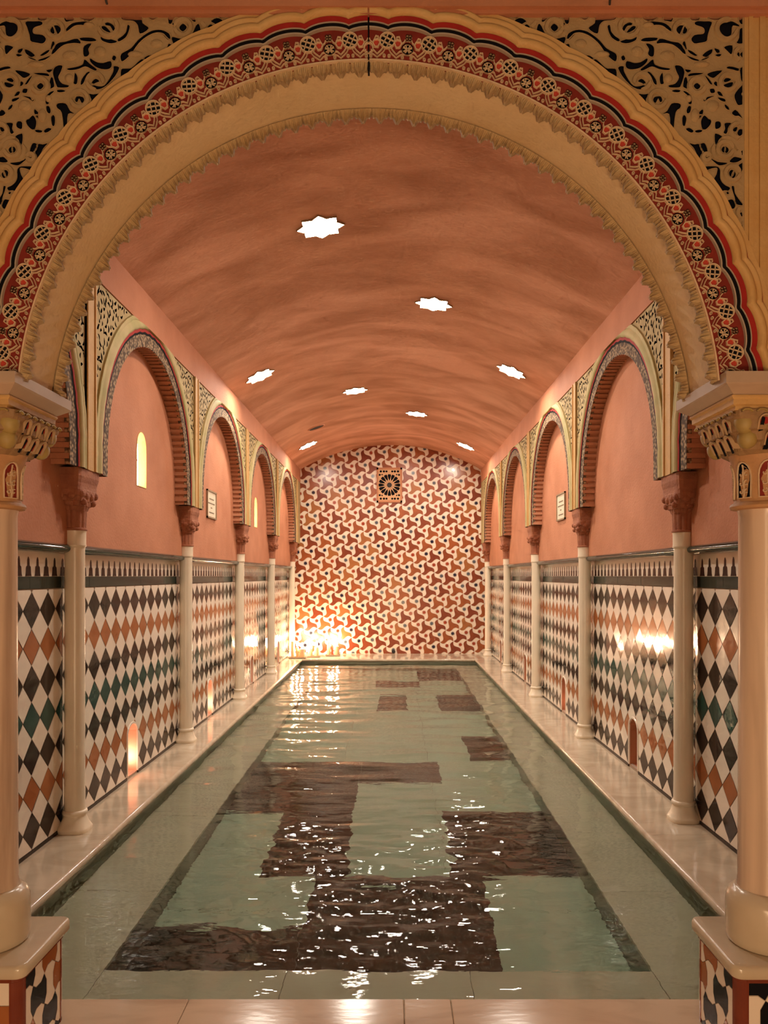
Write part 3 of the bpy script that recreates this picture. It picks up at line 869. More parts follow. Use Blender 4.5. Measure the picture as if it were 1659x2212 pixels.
Z2 = [[(110,375),(200,345),(285,325),(270,370),(190,400),(130,395)],[(130,240),(150,190),(205,160),(240,170),(225,195),(180,205),(150,255)],[(180,270),(240,205),(280,205),(265,240),(210,272)],
[(365,100),(450,95),(525,95),(500,125),(420,140),(380,125)],[(605,135),(620,95),(705,100),(690,150),(650,145)],[(420,180),(440,150),(520,150),(610,165),(670,210),(705,270),(660,250),(590,200),(520,190),(430,200)],
[(915,100),(1010,100),(1000,130),(930,135)],[(1120,105),(1280,95),(1230,130),(1170,130)],[(1480,95),(1535,95),(1530,165),(1500,180),(1478,150)],[(750,270),(760,210),(800,172),(835,180),(820,220),(790,290),(770,300)],
[(825,285),(850,205),(875,240),(860,280)],[(970,190),(985,150),(1070,150),(1155,155),(1135,220),(1110,300),(1095,370),(1020,390),(960,395),(930,350),(970,300),(1065,285),(1070,240),(1040,215)],
[(345,365),(400,335),(525,335),(520,365),(440,380),(370,378)],[(400,410),(450,410),(490,450),(485,540),(450,550),(425,520),(435,470)],[(530,405),(550,360),(600,350),(700,380),(780,395),(830,450),(855,520),(820,510),(770,460),(700,415),(600,400)],
[(825,400),(850,380),(870,470),(840,445)],[(885,475),(930,490),(990,535),(960,545),(900,510)],[(865,540),(930,560),(1010,590),(1000,605),(930,590)],[(1055,540),(1110,490),(1165,470),(1150,520),(1090,555)],
[(1040,600),(1060,580),(1130,555),(1100,580)],[(1190,460),(1240,470),(1250,500),(1215,510)],[(1200,540),(1240,520),(1270,530),(1240,555)],[(1305,445),(1395,425),(1385,525),(1340,490)],
[(1255,240),(1270,180),(1320,148),(1400,150),(1470,190),(1465,210),(1400,200),(1390,250),(1380,300),(1330,320),(1280,290)],[(1485,240),(1530,235),(1525,320),(1520,395),(1450,395),(1475,340)],
[(1440,510),(1470,490),(1480,540),(1460,570)],[(1490,530),(1515,500),(1535,530),(1515,570)],[(115,560),(145,540),(160,580),(130,600)],[(170,650),(190,605),(270,625),(340,615),(410,575),(400,620),(330,680),(250,700),(190,690)],
[(345,700),(420,640),(480,590),(500,640),(570,670),(675,690),(640,710),(550,700),(470,670),(400,700),(360,715)],[(85,680),(145,670),(150,720),(190,800),(250,880),(320,890),(390,870),(360,920),(300,925),(230,890),(160,820),(110,750)],
[(310,840),(350,810),(390,840),(390,875),(340,855)],[(420,740),(450,735),(510,810),(520,875),(490,860),(460,790)],[(560,800),(590,745),(600,830),(605,860),(570,870)],
[(735,665),(800,665),(840,720),(825,810),(800,880),(780,905),(680,905),(670,880),(740,860),(780,800),(755,740)],[(850,700),(920,710),(880,740)],[(890,780),(910,750),(980,740),(1060,745),(1010,765),(940,775)],
[(830,890),(845,810),(870,800),(890,900),(880,925),(840,910)],[(952,895),(990,857),(1028,895),(990,933)],[(1080,770),(1130,810),(1165,870),(1140,870),(1100,810)],[(1110,760),(1180,725),(1275,715),(1220,770),(1170,800)],
[(1185,860),(1210,840),(1235,870),(1220,895),(1195,885)],[(1300,830),(1330,800),(1380,810),(1360,835),(1310,850)],[(1300,880),(1360,855),(1400,850),(1395,890),(1350,910),(1310,900)],[(1335,690),(1370,665),(1470,690),(1460,720),(1400,705)],
[(1490,690),(1555,690),(1555,840),(1505,840),(1490,760)],[(1425,1000),(1500,900),(1550,885),(1560,920),(1500,985),(1560,1040),(1565,1080),(1480,1110),(1450,1090)],[(1140,930),(1185,925),(1195,965),(1150,975)],
[(1225,960),(1260,960),(1290,1010),(1240,1000)],[(1230,1025),(1310,1040),(1310,1075),(1260,1060)],[(310,985),(380,990),(430,985),(400,1040),(395,1075),(340,1040)],[(485,1060),(505,1020),(570,1015),(585,1060),(560,1080),(540,1040),(510,1090)],
[(700,950),(740,935),(795,940),(780,965),(730,965)],[(830,960),(870,960),(920,1010),(925,1090),(890,1095),(890,1020)],[(1060,1045),(1090,1055),(1110,1020),(1190,1010),(1120,1040),(1075,1070)],
[(600,1215),(650,1180),(700,1100),(790,1100),(790,1150),(740,1200),(715,1390),(685,1370),(670,1220)],[(870,1180),(890,1130),(920,1130),(910,1190),(880,1210)],[(820,1270),(840,1230),(865,1260),(850,1345),(825,1345)],
[(970,1255),(1050,1165),(1055,1210),(1020,1255)],[(1310,1105),(1350,1130),(1360,1170),(1320,1150)],[(1395,1210),(1440,1170),(1500,1240),(1510,1270),(1470,1240),(1430,1240)],[(1535,1150),(1560,1115),(1575,1200),(1580,1310),(1550,1310)]]
Z3 = [[(520,190),(570,175),(620,210),(600,240),(550,225)],[(650,215),(700,200),(745,205),(720,235),(660,240)],[(730,90),(760,20),(790,10),(830,50),(865,70),(850,130),(790,190),(745,180)],[(640,30),(700,5),(740,5),(700,35),(650,45)],
[(930,95),(990,90),(1000,150),(960,185),(925,180)],[(1055,115),(1140,110),(1110,160),(1080,250),(1040,240),(1060,190)],[(1165,200),(1190,165),(1230,165),(1210,220),(1180,225)],[(1230,250),(1260,195),(1300,200),(1295,260),(1255,285)],
[(920,265),(960,260),(1015,295),(970,340),(945,420),(920,370)],[(1010,480),(1030,440),(1055,440),(1050,510),(1025,510)],[(1065,515),(1070,440),(1100,450),(1110,480),(1090,515)],[(570,390),(640,405),(700,400),(720,470),(740,505),(720,610),(680,560),(630,460)],
[(720,405),(780,390),(815,490),(780,515),(745,470)],[(775,585),(800,560),(825,585),(800,610)],[(860,580),(900,600),(960,640),(1080,655),(1050,680),(970,690),(900,640),(865,605)],[(1125,640),(1180,580),(1230,580),(1290,600),(1240,640),(1180,655)],
[(1250,690),(1310,660),(1310,720),(1280,780),(1265,730)],[(1355,590),(1395,580),(1410,700),(1410,860),(1340,830),(1350,700)],[(1360,360),(1390,340),(1400,430),(1375,430)],[(1290,500),(1320,495),(1350,520),(1330,550)],
[(760,750),(790,715),(900,710),(960,720),(990,760),(990,850),(1010,910),(1060,960),(1120,990),(1110,1030),(1050,1030),(1000,1040),(960,980),(910,890),(940,820),(950,740),(870,745),(790,775)],
[(1115,800),(1140,760),(1175,765),(1160,830),(1130,845)],[(1155,850),(1180,780),(1205,800),(1200,840),(1170,870)],[(1077,1075),(1095,1057),(1113,1075),(1095,1093)],[(1155,1020),(1160,985),(1185,990),(1200,1080),(1260,1170),(1305,1235),(1250,1235),(1210,1215),(1190,1130)],
[(1060,1200),(1120,1170),(1170,1170),(1200,1240),(1170,1290),(1090,1275),(1060,1240)],[(1265,1360),(1290,1340),(1300,1390),(1275,1395)],[(1300,1330),(1330,1310),(1350,1340),(1330,1395),(1310,1380)],[(1310,920),(1360,950),(1415,975),(1410,1010),(1340,1000),(1315,970)],
[(1385,1100),(1410,1075),(1415,1160),(1400,1165)],[(1255,1530),(1340,1520),(1420,1475),(1420,1575),(1350,1560),(1330,1610),(1290,1615)],[(1325,1730),(1345,1720),(1345,1830),(1330,1800)],[(1410,1720),(1435,1710),(1430,1850),(1410,1800)],[(1390,1880),(1415,1880),(1440,1930),(1420,1940)]]
K = FY/F
pockets = []
for src, sc, ox, oy in ((Z1,5.3516,1020,20),(Z2,5.3516,1320,20),(Z3,6.4054,1400,250)):
    for h in src:
        w = [((ox+x/sc-VX)*K-CX, EYE+(VY-oy-y/sc)*K-CZ) for x, y in h]
        pockets.append(smooth_loop(w, 3))
UMAX, VTOP, R0 = 1.172, 3.248-CZ, 1.288
def grow(g, d):
    n = len(g); out = []
    s = 1 if sum(g[i-1][0]*g[i][1]-g[i][0]*g[i-1][1] for i in range(n)) > 0 else -1
    for i in range(n):
        tx, ty = g[(i+1) % n][0]-g[i-1][0], g[(i+1) % n][1]-g[i-1][1]; L = hypot(tx, ty) or 1
        u, v = g[i][0]+s*ty/L*d, g[i][1]-s*tx/L*d
        u = min(u, UMAX-.005); v = min(v, VTOP-.005); r = hypot(u, v)
        if r < R0+.006: u, v = u*(R0+.006)/r, v*(R0+.006)/r
        out.append((u, v))
    return out
VOL = [(1197,61,21),(1358,60,25),(1472,66,21),(1568,65,27),(1598,119,15),(1505,187,20),(1571,180,21),(1420,216,22),(1386,178,21),(1592,284,19),(1565,324,20),(1565,326,33),(1581,376,19),(1604,461,15),(1525,341,9),(1145,48,14)]
KNOB = [(1441,121,22,15),(1376,112,18,15),(1539,229,19,17),(1254,95,18,13),(1443,170,13,13),(1487,214,10,10),(1501,250,13,20),(1400,55,16,8),(1515,140,24,9),(1300,118,22,9)]
fixed = []
for h in pockets:
    g = []
    for u, v in h:
        u = min(u, UMAX-.006); v = min(v, VTOP-.006); r = hypot(u, v)
        if r < R0+.008: u, v = u*(R0+.008)/r, v*(R0+.008)/r
        g.append((u, v))
    c0 = (sum(p[0] for p in g)/len(g), sum(p[1] for p in g)/len(g))
    per = sum(hypot(g[i][0]-g[i-1][0], g[i][1]-g[i-1][1]) for i in range(len(g)))
    if area(g) > 6e-6: fixed.append(grow(g, .0013))
aa = math.asin(VTOP/R0); ab = math.acos(UMAX/R0)
souter = [(R0*cos(ab+(aa-ab)*k/40), R0*sin(ab+(aa-ab)*k/40)) for k in range(41)]+[(UMAX, VTOP)]
for sg in (1, -1):
    fn = lambda u, v, h: (CX+sg*u, FY-h, CZ+v)
    g = MB(); g.add([fn(u, v, -.008) for u, v in souter], [tuple(range(len(souter)))])
    sp = g.build('spandrel_ground', DARKGROUND, root)
    m = MB(); carve(m, souter, fixed, fn, .002, 0, -.0085, 1)
    # raised lips round the pockets
    for h in fixed:
        if area(h) > 6e-5:
            c = (sum(p[0] for p in h)/len(h), sum(p[1] for p in h)/len(h))
            ribbon(m, [(c[0]+(a-c[0])*1.06, c[1]+(b-c[1])*1.06) for a, b in h], .0016, fn, .0015, .0045, 0, True)
    # rounded volutes and leaf swellings
    inpocket = lambda u, v: any(pip((u, v), h) for h in fixed)
    for px, py, rr_ in VOL:
        cu, cv, rr = (px-VX)*K-CX, EYE+(VY-py)*K-CZ, rr_*K*.80
        run = []
        for q in range(41):
            a = 2*pi*q/40; p = (cu+rr*cos(a), cv+rr*sin(a))
            ok = p[0] < UMAX-.012 and p[1] < VTOP-.012 and hypot(*p) > R0+.012 and not inpocket(*p)
            if ok: run.append(p)
            if (not ok or q == 40) and run:
                if len(run) > 4:
                    w = [.0085*min(1, .25+.35*min(k, len(run)-1-k)) for k in range(len(run))]
                    ribbon(m, run, w, fn, .001, .0085)
                run = []
    for px, py, ra, rb_ in KNOB:
        cu, cv = (px-VX)*K-CX, EYE+(VY-py)*K-CZ
        if hypot(cu, cv) < R0+.02: continue
        rings = []
        for s_, hh in ((.95,.0015),(.8,.005),(.5,.008),(.15,.0095)):
            rings.append([fn(cu+ra*K*.8*s_*cos(2*pi*q/18), cv+rb_*K*.8*s_*sin(2*pi*q/18), hh) for q in range(18)])
        m.loft(rings)
    m.build('carved_scrollwork', [STUCCO, DARKGROUND], sp)
# side frame strips, back plate of the spandrels, abutments
for sg in (1, -1):
    m = MB()
    def sb(u0, u1, h, z0=2.125, z1=3.252):
        a, b = sorted((CX+sg*u0, CX+sg*u1)); m.box((a, FY-h, z0), (b, FY+.02, z1))
    sb(1.172, 1.184, .004); sb(1.184, 1.197, .0085); sb(1.197, 1.218, .002); sb(1.218, 1.236, .0085); sb(1.236, 1.75, .003)
    m.build('frame_strip', OCHRE, root)
m = MB()
wx0, wx1 = -2.25, 2.15
out = [(wx0-CX, 2.10-CZ), (-1.118, 2.10-CZ)]+[(1.118*cos(a), 1.118*sin(a)) for a in [A1+(A0-A1)*k/80 for k in range(81)]]+[(1.118, 2.10-CZ), (wx1-CX, 2.10-CZ), (wx1-CX, 4.2-CZ), (wx0-CX, 4.2-CZ)]
carve(m, out, [], lambda u, v, h: (CX+u, FY+.016-h, CZ+v), 0, 0, -.275)
carve(m, out, [], lambda u, v, h: (CX+u, FY+.292-h, CZ+v), 0, 0, .2)
m.box((wx0, FY+.02, -.4), (-1.60, FY+.29, 2.10)); m.box((1.60, FY+.02, -.4), (wx1, FY+.29, 2.10))
structure(m.build('wall_front', PLASTER))
m = MB(); m.box((-2.25, FY-.035, 3.254), (2.15, FY+.02, 3.9)); m.box((-2.25, FY-.020, 3.242), (2.15, FY+.02, 3.254))
structure(m.build('trim_5', PLASTER))
for i, (x, y0) in enumerate(((.665, 3.270), (-.882, 3.272))):
    m = MB(); m.tube([(x, FY-.05, y0+.012), (x+.001, FY-.04, y0-.008), (x+.002, FY-.034, y0-.012)], .0035)
    tag(m.build('nail', IRON), 'small dark nail in the top beam above the %s spandrel' % ('right' if x > 0 else 'left'), 'nail')

# ------------------------------------------------------------------ big front columns, capitals and tiled plinths
def hueso(m, fn, u0, u1, v0, v1, a=.082):
    d = a*.20; k = 0
    ni = int((u1-u0)/a)+3; nj = int((v1-v0)/(a*1.25))+3; b = a*1.25
    for i in range(-1, ni):
        for j in range(-1, nj):
            x, y = u0+(i-.35)*a, v1-(j+.55)*b
            s = 1 if (i+j) % 2 else -1           # +: bulges up and down, waist at the sides
            q = [(0,0),(a*.28,-s*d),(a*.72,-s*d),(a,0),(a-s*d,b*.28),(a-s*d,b*.72),(a,b),(a*.72,b+s*d),(a*.28,b+s*d),(0,b),(s*d,b*.72),(s*d,b*.28)]
            q = [(x+a/2+(p-a/2)*.975, y+b/2+(r-b/2)*.975) for p, r in q]
            q = clip_rect(q, u0, u1, v0, v1)
            if len(q) < 3 or area(q) < 1e-5: continue
            mi = 1 if s > 0 else (2 if (i-j) % 4 == 0 else 3)
            m.add([fn(u, v) for u, v in q], [tuple(range(len(q)))], mi)

BLACKMOS = mat('black_mosaic', (.007,.007,.009), .25, spec=.15)
PLB = mat('plinth_grout', (.45,.33,.22), .6)
PTRIM = mat('dark_red_corner_tile', (.16,.028,.012), .12, (.20,.04,.016), 8)
def plinth(side, xin, y0, y1, w=.38):
    sg = 1 if side == 'left' else -1              # towards the opening
    x0, x1 = (xin-w, xin) if sg > 0 else (xin, xin+w)
    t = empty('column_plinth', ((x0+x1)/2, (y0+y1)/2, -.065), label='mosaic tiled plinth with marble top under the big %s front column' % side, cat='plinth')
    m = MB(); ins = .020
    top, bot = .285, .243
    n = 6; rc = .035
    def rr(d, z):
        pts = []
        for cx, cy, a0 in ((x1-rc, y1-rc, 0), (x0+rc, y1-rc, pi/2), (x0+rc, y0+rc, pi), (x1-rc, y0+rc, 1.5*pi)):
            for k in range(n+1):
                a = a0+pi/2*k/n; pts.append((cx+(rc-d)*cos(a), cy+(rc-d)*sin(a), z))
        return pts
    m.loft([rr(.006, bot), rr(0, bot+.008), rr(0, top-.012), rr(.004, top-.003), rr(.010, top)])
    m.build('marble_top', SLABM, t, smooth=True, angle=40)
    m = MB()
    bx0, bx1, by0, by1 = x0+ins, x1-ins, y0+ins, y1-ins
    m.box((bx0+.036, by0+.004, -.065), (bx1-.036, by1-.004, bot), 0); m.box((bx0+.004, by0+.036, -.065), (bx1-.004, by1-.036, bot), 0)
    hueso(m, lambda u, v: (bx0+u if True else 0, by0+.002, v), .035, bx1-bx0-.035, -.065, bot-.018)
    xs = bx1-.002 if sg > 0 else bx0+.002
    hueso(m, lambda u, v: (xs, by0+u, v), .035, by1-by0-.022, -.065, bot-.018)
    m.build('mosaic_body', [PLB, PW, BLACKMOS, ORANGET], t)
    rc2 = .036
    for cx, cy, a0 in ((bx1-rc2, by0+rc2, 1.5*pi), (bx0+rc2, by0+rc2, pi), (bx1-rc2, by1-rc2, 0), (bx0+rc2, by1-rc2, pi/2)):
        pr = [(cx+rc2*cos(a0+pi/2*k/8), cy+rc2*sin(a0+pi/2*k/8)) for k in range(9)]+[(cx, cy)]
        m = MB(); m.loft([[(cx+(x-cx)*s_, cy+(y-cy)*s_, z_) for x, y in pr] for z_, s_ in ((-.065,1),(.10,1),(.1012,.985),(.1024,1),(bot-.02,1),(bot-.019,.985),(bot-.018,1),(bot,1))])
        m.build('corner_trim', PTRIM, t)
    m = MB(); m.box((bx0+.03, by0-.001, bot-.018), (bx1-.03, by0+.006, bot)); m.build('top_trim', PTRIM, t)
    m = MB(); m.box((xs-.003, by0+.03, bot-.018), (xs+.003, by1-.02, bot)); m.build('top_trim', PTRIM, t)
plinth('left', -1.146, 2.385, 2.752)
plinth('right', 1.058, 2.385, 2.752)

def big_column(side, xc, yc, ahalf):
    sg = 1 if side == 'left' else -1
    t = empty('great_column', (xc, yc, .285), label='big veined marble front column with painted muqarnas capital on the %s' % side, cat='column', group='big front columns')
    m = MB(); m.lathe([(.118,.286),(.124,.292),(.126,.31),(.1265,.40),(.1255,.425),(.121,.440),(.112,.452),(.101,.462),(.094,.466),(.091,.466)], (xc,yc,0), 48)
    m.build('base', SLABM, t, smooth=True, angle=45)
    m = MB(); m.lathe([(.091,.460),(.0885,.50),(.087,.8),(.0855,1.4),(.0855,1.70),(.088,1.712),(.090,1.722)], (xc,yc,0), 64)
    m.build('shaft', BIGMARBLE, t, smooth=True, angle=45)
    m = MB(); m.lathe([(.088,1.718),(.108,1.722),(.113,1.730),(.110,1.738),(.099,1.744),(.098,1.75)], (xc,yc,0), 48)
    m.lathe([(.097,1.746),(.098,1.80),(.101,1.85),(.110,1.885),(.118,1.90)], (xc,yc,0), 48)
    cap = m.build('capital', mat('painted_capital_'+side, (.55,.30,.13), .65, (.42,.20,.08), 9, (.3,.7), .2, 60), t, smooth=True, angle=45)
    # arched panels round the drum with leaf scrolls
    lines, back = MB(), MB()
    for k in range(8):
        ac = k*pi/4+pi/8
        def fn(u, v, h, ac=ac):
            z = 1.752+v; r = .0985+max(0, z-1.84)*.25+h
            return (xc+r*cos(ac+u/.1), yc+r*sin(ac+u/.1), z)
        ol = [(-.026,.004),(.026,.004),(.027,.06)]+[(.027*cos(pi*q/8), .075+.045*sin(pi*q/8)) for q in range(9)]+[(-.027,.06)]
        ribbon(lines, ol, .0028, fn, 0, .005, 0, True)
        back.add([fn(u*.95, v, .0012) for u, v in ol], [tuple(range(len(ol)))], 0 if k % 2 else 1)
        for sx in (-1, 1):
            for cz, r, wv in ((.025,.009,1), (.052,.011,-1), (.082,.009,1)):
                ribbon(lines, [(sx*.010+r*(1-.1*q)*cos(q*.8*sx+1), cz+r*(1-.1*q)*sin(q*.8*sx+1)) for q in range(7)], .0022, fn, 0, .004)
        ribbon(lines, [(0,.004),(.003,.03),(-.003,.06),(0,.10),(.0,.112)], .0022, fn, 0, .004)
    lines.build('leaf_tracery', LACE, cap); back.build('painted_panels', [LACERED, DARKGROUND], cap)
    # muqarnas block: flaring square tiers
    m = MB()
    T = [(1.893,.104,3.0),(1.905,.118,3.5),(1.925,.126,4),(1.93,.138,5),(1.955,.146,6),(1.96,.156,7),(1.99,.163,9),(2.0,.168,11),(2.02,.170,12)]
    m.loft([[(xc+x, yc+y, z) for x, y in squircle(h, h, p, .05 if i < 6 else .02, .8*(i//2), 16, 96)] for i, (z, h, p) in enumerate(T)])
    ar, bk, rd, gd = MB(), MB(), MB(), MB()
    mqm = m
    for face in range(4):
        a = face*pi/2
        def fn(u, v, h, a=a):
            # v from 0 (bottom 1.90) to .11 (top): the face leans outward as it rises
            d = .122+.050*min(1, v/.11)**.8+h
            return (xc+d*cos(a)-u*sin(a), yc+d*sin(a)+u*cos(a), 1.900+v)
        for u0 in (-.085, -.028, .028, .085):
            al = [(u0-.019,.058),(u0-.019,.082)]+[(u0-.019*cos(pi*q/8), .084+.018*sin(pi*q/8)) for q in range(9)]+[(u0+.019,.058)]
            ribbon(ar, al, .0035, fn, -.01, .010)
            inner = [(u0-.013,.062),(u0-.013,.084),(u0-.006,.095),(u0+.006,.095),(u0+.013,.084),(u0+.013,.062)]
            rd.add([fn(u, v, .0035) for u, v in inner], [tuple(range(6))])
            bk.add([fn(u, v, .0055) for u, v in ((u0-.015,.052),(u0-.001,.056),(u0+.000,.092),(u0-.010,.096))], [(0,1,2,3)])
        for u0 in (-.057, 0, .057):
            al = [(u0-.017,.012),(u0-.018,.036)]+[(u0-.018*cos(pi*q/8), .038+.017*sin(pi*q/8)) for q in range(9)]+[(u0+.017,.012)]
            ribbon(ar, al, .0035, fn, -.01, .012)
            inner = [(u0-.012,.016),(u0-.013,.038),(u0-.006,.048),(u0+.006,.048),(u0+.013,.038),(u0+.012,.016)]
            rd.add([fn(u, v, .005) for u, v in inner], [tuple(range(6))])
            bk.add([fn(u, v, .008) for u, v in ((u0-.018,.000),(u0-.002,.000),(u0+.005,.040),(u0-.009,.046))], [(0,1,2,3)])
        for q in range(7):
            ribbon(gd, [(-.16+.046*q, .112), (-.15+.046*q, .118), (-.135+.046*q, .118), (-.125+.046*q, .112)], .003, fn, -.01, .006)
        ca = a+pi/4
        for dd, zz, r in ((.185, 1.985, .034), (.165, 1.938, .031)):
            gd.ball((xc+dd*cos(ca), yc+dd*sin(ca), zz), (r, r, r*1.1), 16, 9)
    mqm.add(ar.v, ar.f, 1); mqm.add(bk.v, bk.f, 2); mqm.add(rd.v, rd.f, 3)
    mq = mqm.build('muqarnas', [mat('muqarnas_stucco_'+side, (.36,.21,.09), .7, (.27,.15,.065), 14, (.3,.7), .3, 60), mat('niche_arch_stucco_'+side, (.48,.31,.16), .7), BLACK, RED], t)
    gd.build('gilded_knobs', GILT, mq, smooth=True, angle=60)
    # abacus: ochre moulding and grey slab
    m = MB()
    def sq(hx, hy, z): return [(xc-hx, yc-hy-.011, z), (xc+hx, yc-hy-.011, z), (xc+hx, yc+hy, z), (xc-hx, yc+hy, z)]
    m.loft([sq(ahalf-.050,.150,2.018), sq(ahalf-.050,.152,2.030), sq(ahalf-.040,.160,2.034), sq(ahalf-.040,.162,2.050), sq(ahalf-.034,.166,2.056), sq(ahalf-.034,.166,2.062)])
    m.build('abacus_moulding', OCHRE, t)
    m = MB()
    m.loft([sq(ahalf-.044,.158,2.060), sq(ahalf-.004,.198,2.088), sq(ahalf,.202,2.092), sq(ahalf,.202,2.126)])
    m.build('abacus', mat('abacus_stone_'+side, (.50,.36,.25), .5, (.44,.31,.21), 6), t)
big_column('left', -1.345, 2.560, .190)
big_column('right', 1.243, 2.560, .225)

# ------------------------------------------------------------------ pool, ledges, floor
PX0, PX1, PY0, PY1 = -1.650, 1.486, 2.85, 13.85
WZ = -.080
def ledge(name, x0, x1, y0, y1, along, edge, label):
    t = empty(name, ((x0+x1)/2, (y0+y1)/2, -.05), label=label, cat='ledge')
    m = MB(); rnd = random.Random(len(label))
    a, b = (y0, y1) if along == 'y' else (x0, x1)
    p = a; seg = 1.6
    while p < b-.01:
        e = min(b, p+seg)
        if b-e < .4: e = b
        if along == 'y': lo, hi = (x0, p+.0008, -.045), (x1, e-.0008, 0)
        else: lo, hi = (p+.0008, y0, -.045), (e-.0008, y1, 0)
        m.box(lo, hi); p = e
    m.build('slabs', LEDGEM, t)
    # rounded nosing over the water
    m = MB()
    r = .0225
    if edge in ('+x', '-x'):
        xx = x1 if edge == '+x' else x0; s = 1 if edge == '+x' else -1
        rows = [[(xx+s*r*cos(q)*.9, yy, -.0225+r*sin(q)) for q in [pi/2-pi*k/10 for k in range(11)]] for yy in (y0, y1)]
    else:
        rows = [[(xx, y0-r*cos(q)*.9, -.0225+r*sin(q)) for q in [pi/2-pi*k/10 for k in range(11)]] for xx in (x0, x1)]
    m.loft(rows); m.build('nosing', LEDGEM, t, smooth=True, angle=50)
ledge('marble_ledge', COLX['left']-.10, PX0-.004, PY0, PY1-.02, 'y', '+x', 'long marble ledge along the left edge of the pool')
ledge('marble_ledge', PX1+.004, COLX['right']+.10, PY0, PY1-.02, 'y', '-x', 'long marble ledge along the right edge of the pool')
ledge('marble_ledge', COLX['left']-.10, COLX['right']+.10, PY1+.003, YB+.01, 'x', '-y', 'marble ledge at the far end of the pool, holding the candles')

BX0, BX1, BY0, BY1, BZ, FZ = -1.23, 1.10, 3.27, 13.40, -.30, -.60
pool = empty('pool_basin', ((PX0+PX1)/2, 8.0, FZ), label='long sunken pool basin with submerged bench and dark checkered floor', cat='pool')
m = MB()
xo0, xo1, yo0, yo1 = PX0-.02, PX1+.02, PY0-.02, PY1+.02
for a, b in (((xo0-.1, yo0), (xo0, yo1)), ((xo1, yo0), (xo1+.1, yo1)), ((xo0, yo0-.1), (xo1, yo0)), ((xo0, yo1), (xo1, yo1+.1))):
    top = -.046 if not (b[1] == yo0) else -.075
    m.box((a[0], a[1], FZ-.05), (b[0], b[1], top))
m.build('pool_wall', POOLGREEN, pool)
def slabs(m, x0, x1, y0, y1, z0, z1, nx, ny, mi=0, g=.0015):
    for i in range(nx):
        for j in range(ny):
            m.box((x0+(x1-x0)*i/nx+g, y0+(y1-y0)*j/ny+g, z0), (x0+(x1-x0)*(i+1)/nx-g, y0+(y1-y0)*(j+1)/ny-g, z1), mi)
m = MB()
slabs(m, xo0, BX0, yo0, yo1, BZ-.03, BZ, 1, 9); slabs(m, BX1, xo1, yo0, yo1, BZ-.03, BZ, 1, 9)
slabs(m, BX0, BX1, yo0, BY0, BZ-.03, BZ, 3, 1); slabs(m, BX0, BX1, BY1, yo1, BZ-.03, BZ, 3, 1)
m.build('submerged_bench', POOLLIGHT, pool)
m = MB()
for a, b in (((BX0-.05, BY0-.05), (BX0-.002, BY1+.05)), ((BX1+.002, BY0-.05), (BX1+.05, BY1+.05)), ((BX0-.002, BY0-.05), (BX1+.002, BY0-.002)), ((BX0-.002, BY1+.002), (BX1+.002, BY1+.05))):
    m.box((a[0], a[1], FZ-.02), (b[0], b[1], BZ-.031))
m.build('bench_riser', POOLGREEN, pool)
m = MB(); slabs(m, BX0, BX1, BY0, BY1, FZ-.03, FZ, 3, 12)
m.build('floor_tiles', POOLFLOOR, pool)
m = MB()
for x0, x1, y0, y1 in ((BX0,-.46,BY0,3.93),(-.46,.51,BY0,4.536),(-.80,-.29,4.536,5.67),(BX0,-.29,5.67,7.09),(-.29,.41,6.40,7.09),(.36,BX1,4.536,5.68),
                       (.72,BX1,7.14,8.10),(.60,BX1,9.58,10.74),(-.20,.18,9.58,10.74),(.41,BX1,12.18,BY1),(-.27,.41,11.50,12.14)):
    m.box((x0+.0004, y0+.0004, FZ-.01), (x1-.0004, y1-.0004, FZ+.003))
m.build('dark_floor_tiles', POOLDARK, pool)

# water surface: rippled, boiling where the jets break near the front
def hgt(x, y):
    far = min(1, max(0, (y-4.2)/3))
    p = Vector((x*1.7, y*3.6, 0))
    h = .0150*far*noise.noise(p)+.0060*far*noise.noise(Vector((x*2.3+5, y*8.5, 2)))+.0026*far*noise.noise(Vector((x*6+5, y*12, 8)))+.0055*far*noise.noise(Vector((x*3.6, y*5, 12)))
    h += .0016*noise.noise(Vector((x*3, y*5, 7)))
    jet = 0
    for jx, jy, sx, sy, am in ((-.05,3.75,.50,.62,1.0),(.25,4.5,.35,.5,.7),(-.72,4.3,.20,.75,.75),(-.30,4.6,.30,.45,.7),(.62,5.0,.30,.55,.8),(1.15,3.75,.16,.12,.35),(.05,5.6,.4,.5,.35),(.45,3.9,.35,.4,.5),(-.6,3.3,.5,.25,.4)):
        jet += am*math.exp(-((x-jx)/sx)**2-((y-jy)/sy)**2)
    if jet > .02:
        q = noise.turbulence(Vector((x*7, y*6, 1)), 3, False)
        h += jet*(.012*noise.noise(Vector((x*4.5, y*8, 4)))+.0060*noise.noise(Vector((x*9, y*17, 9)))+.0018*noise.noise(Vector((x*20, y*34, 3))))
    return h
xs = [PX0-.018+(PX1-PX0+.036)*i/170 for i in range(171)]
ys = []; y = PY0-.018
while y < PY1+.018:
    ys.append(y); y += .018 if y < 6 else .045
ys.append(PY1+.018)
m = MB(); m.grid([[(x, y, WZ+hgt(x, y)) for x in xs] for y in ys])
wt = m.build('pool_water', WATER, smooth=True, recalc=False)
tag(wt, 'clear rippling pool water over the checkered floor', 'water', kind='stuff')

m = MB()
for x0, x1 in ((-2.3,-1.26),(-1.26,-.755),(-.755,.040),(.040,.213),(.213,1.15),(1.15,2.2)):
    m.cbox((x0+.0006, 1.2, -.12), (x1-.0006, PY0-.004, -.066), .004)
m.box((-3, -4, -.14), (3, 1.2, -.066))
structure(m.build('floor', FLOORM))

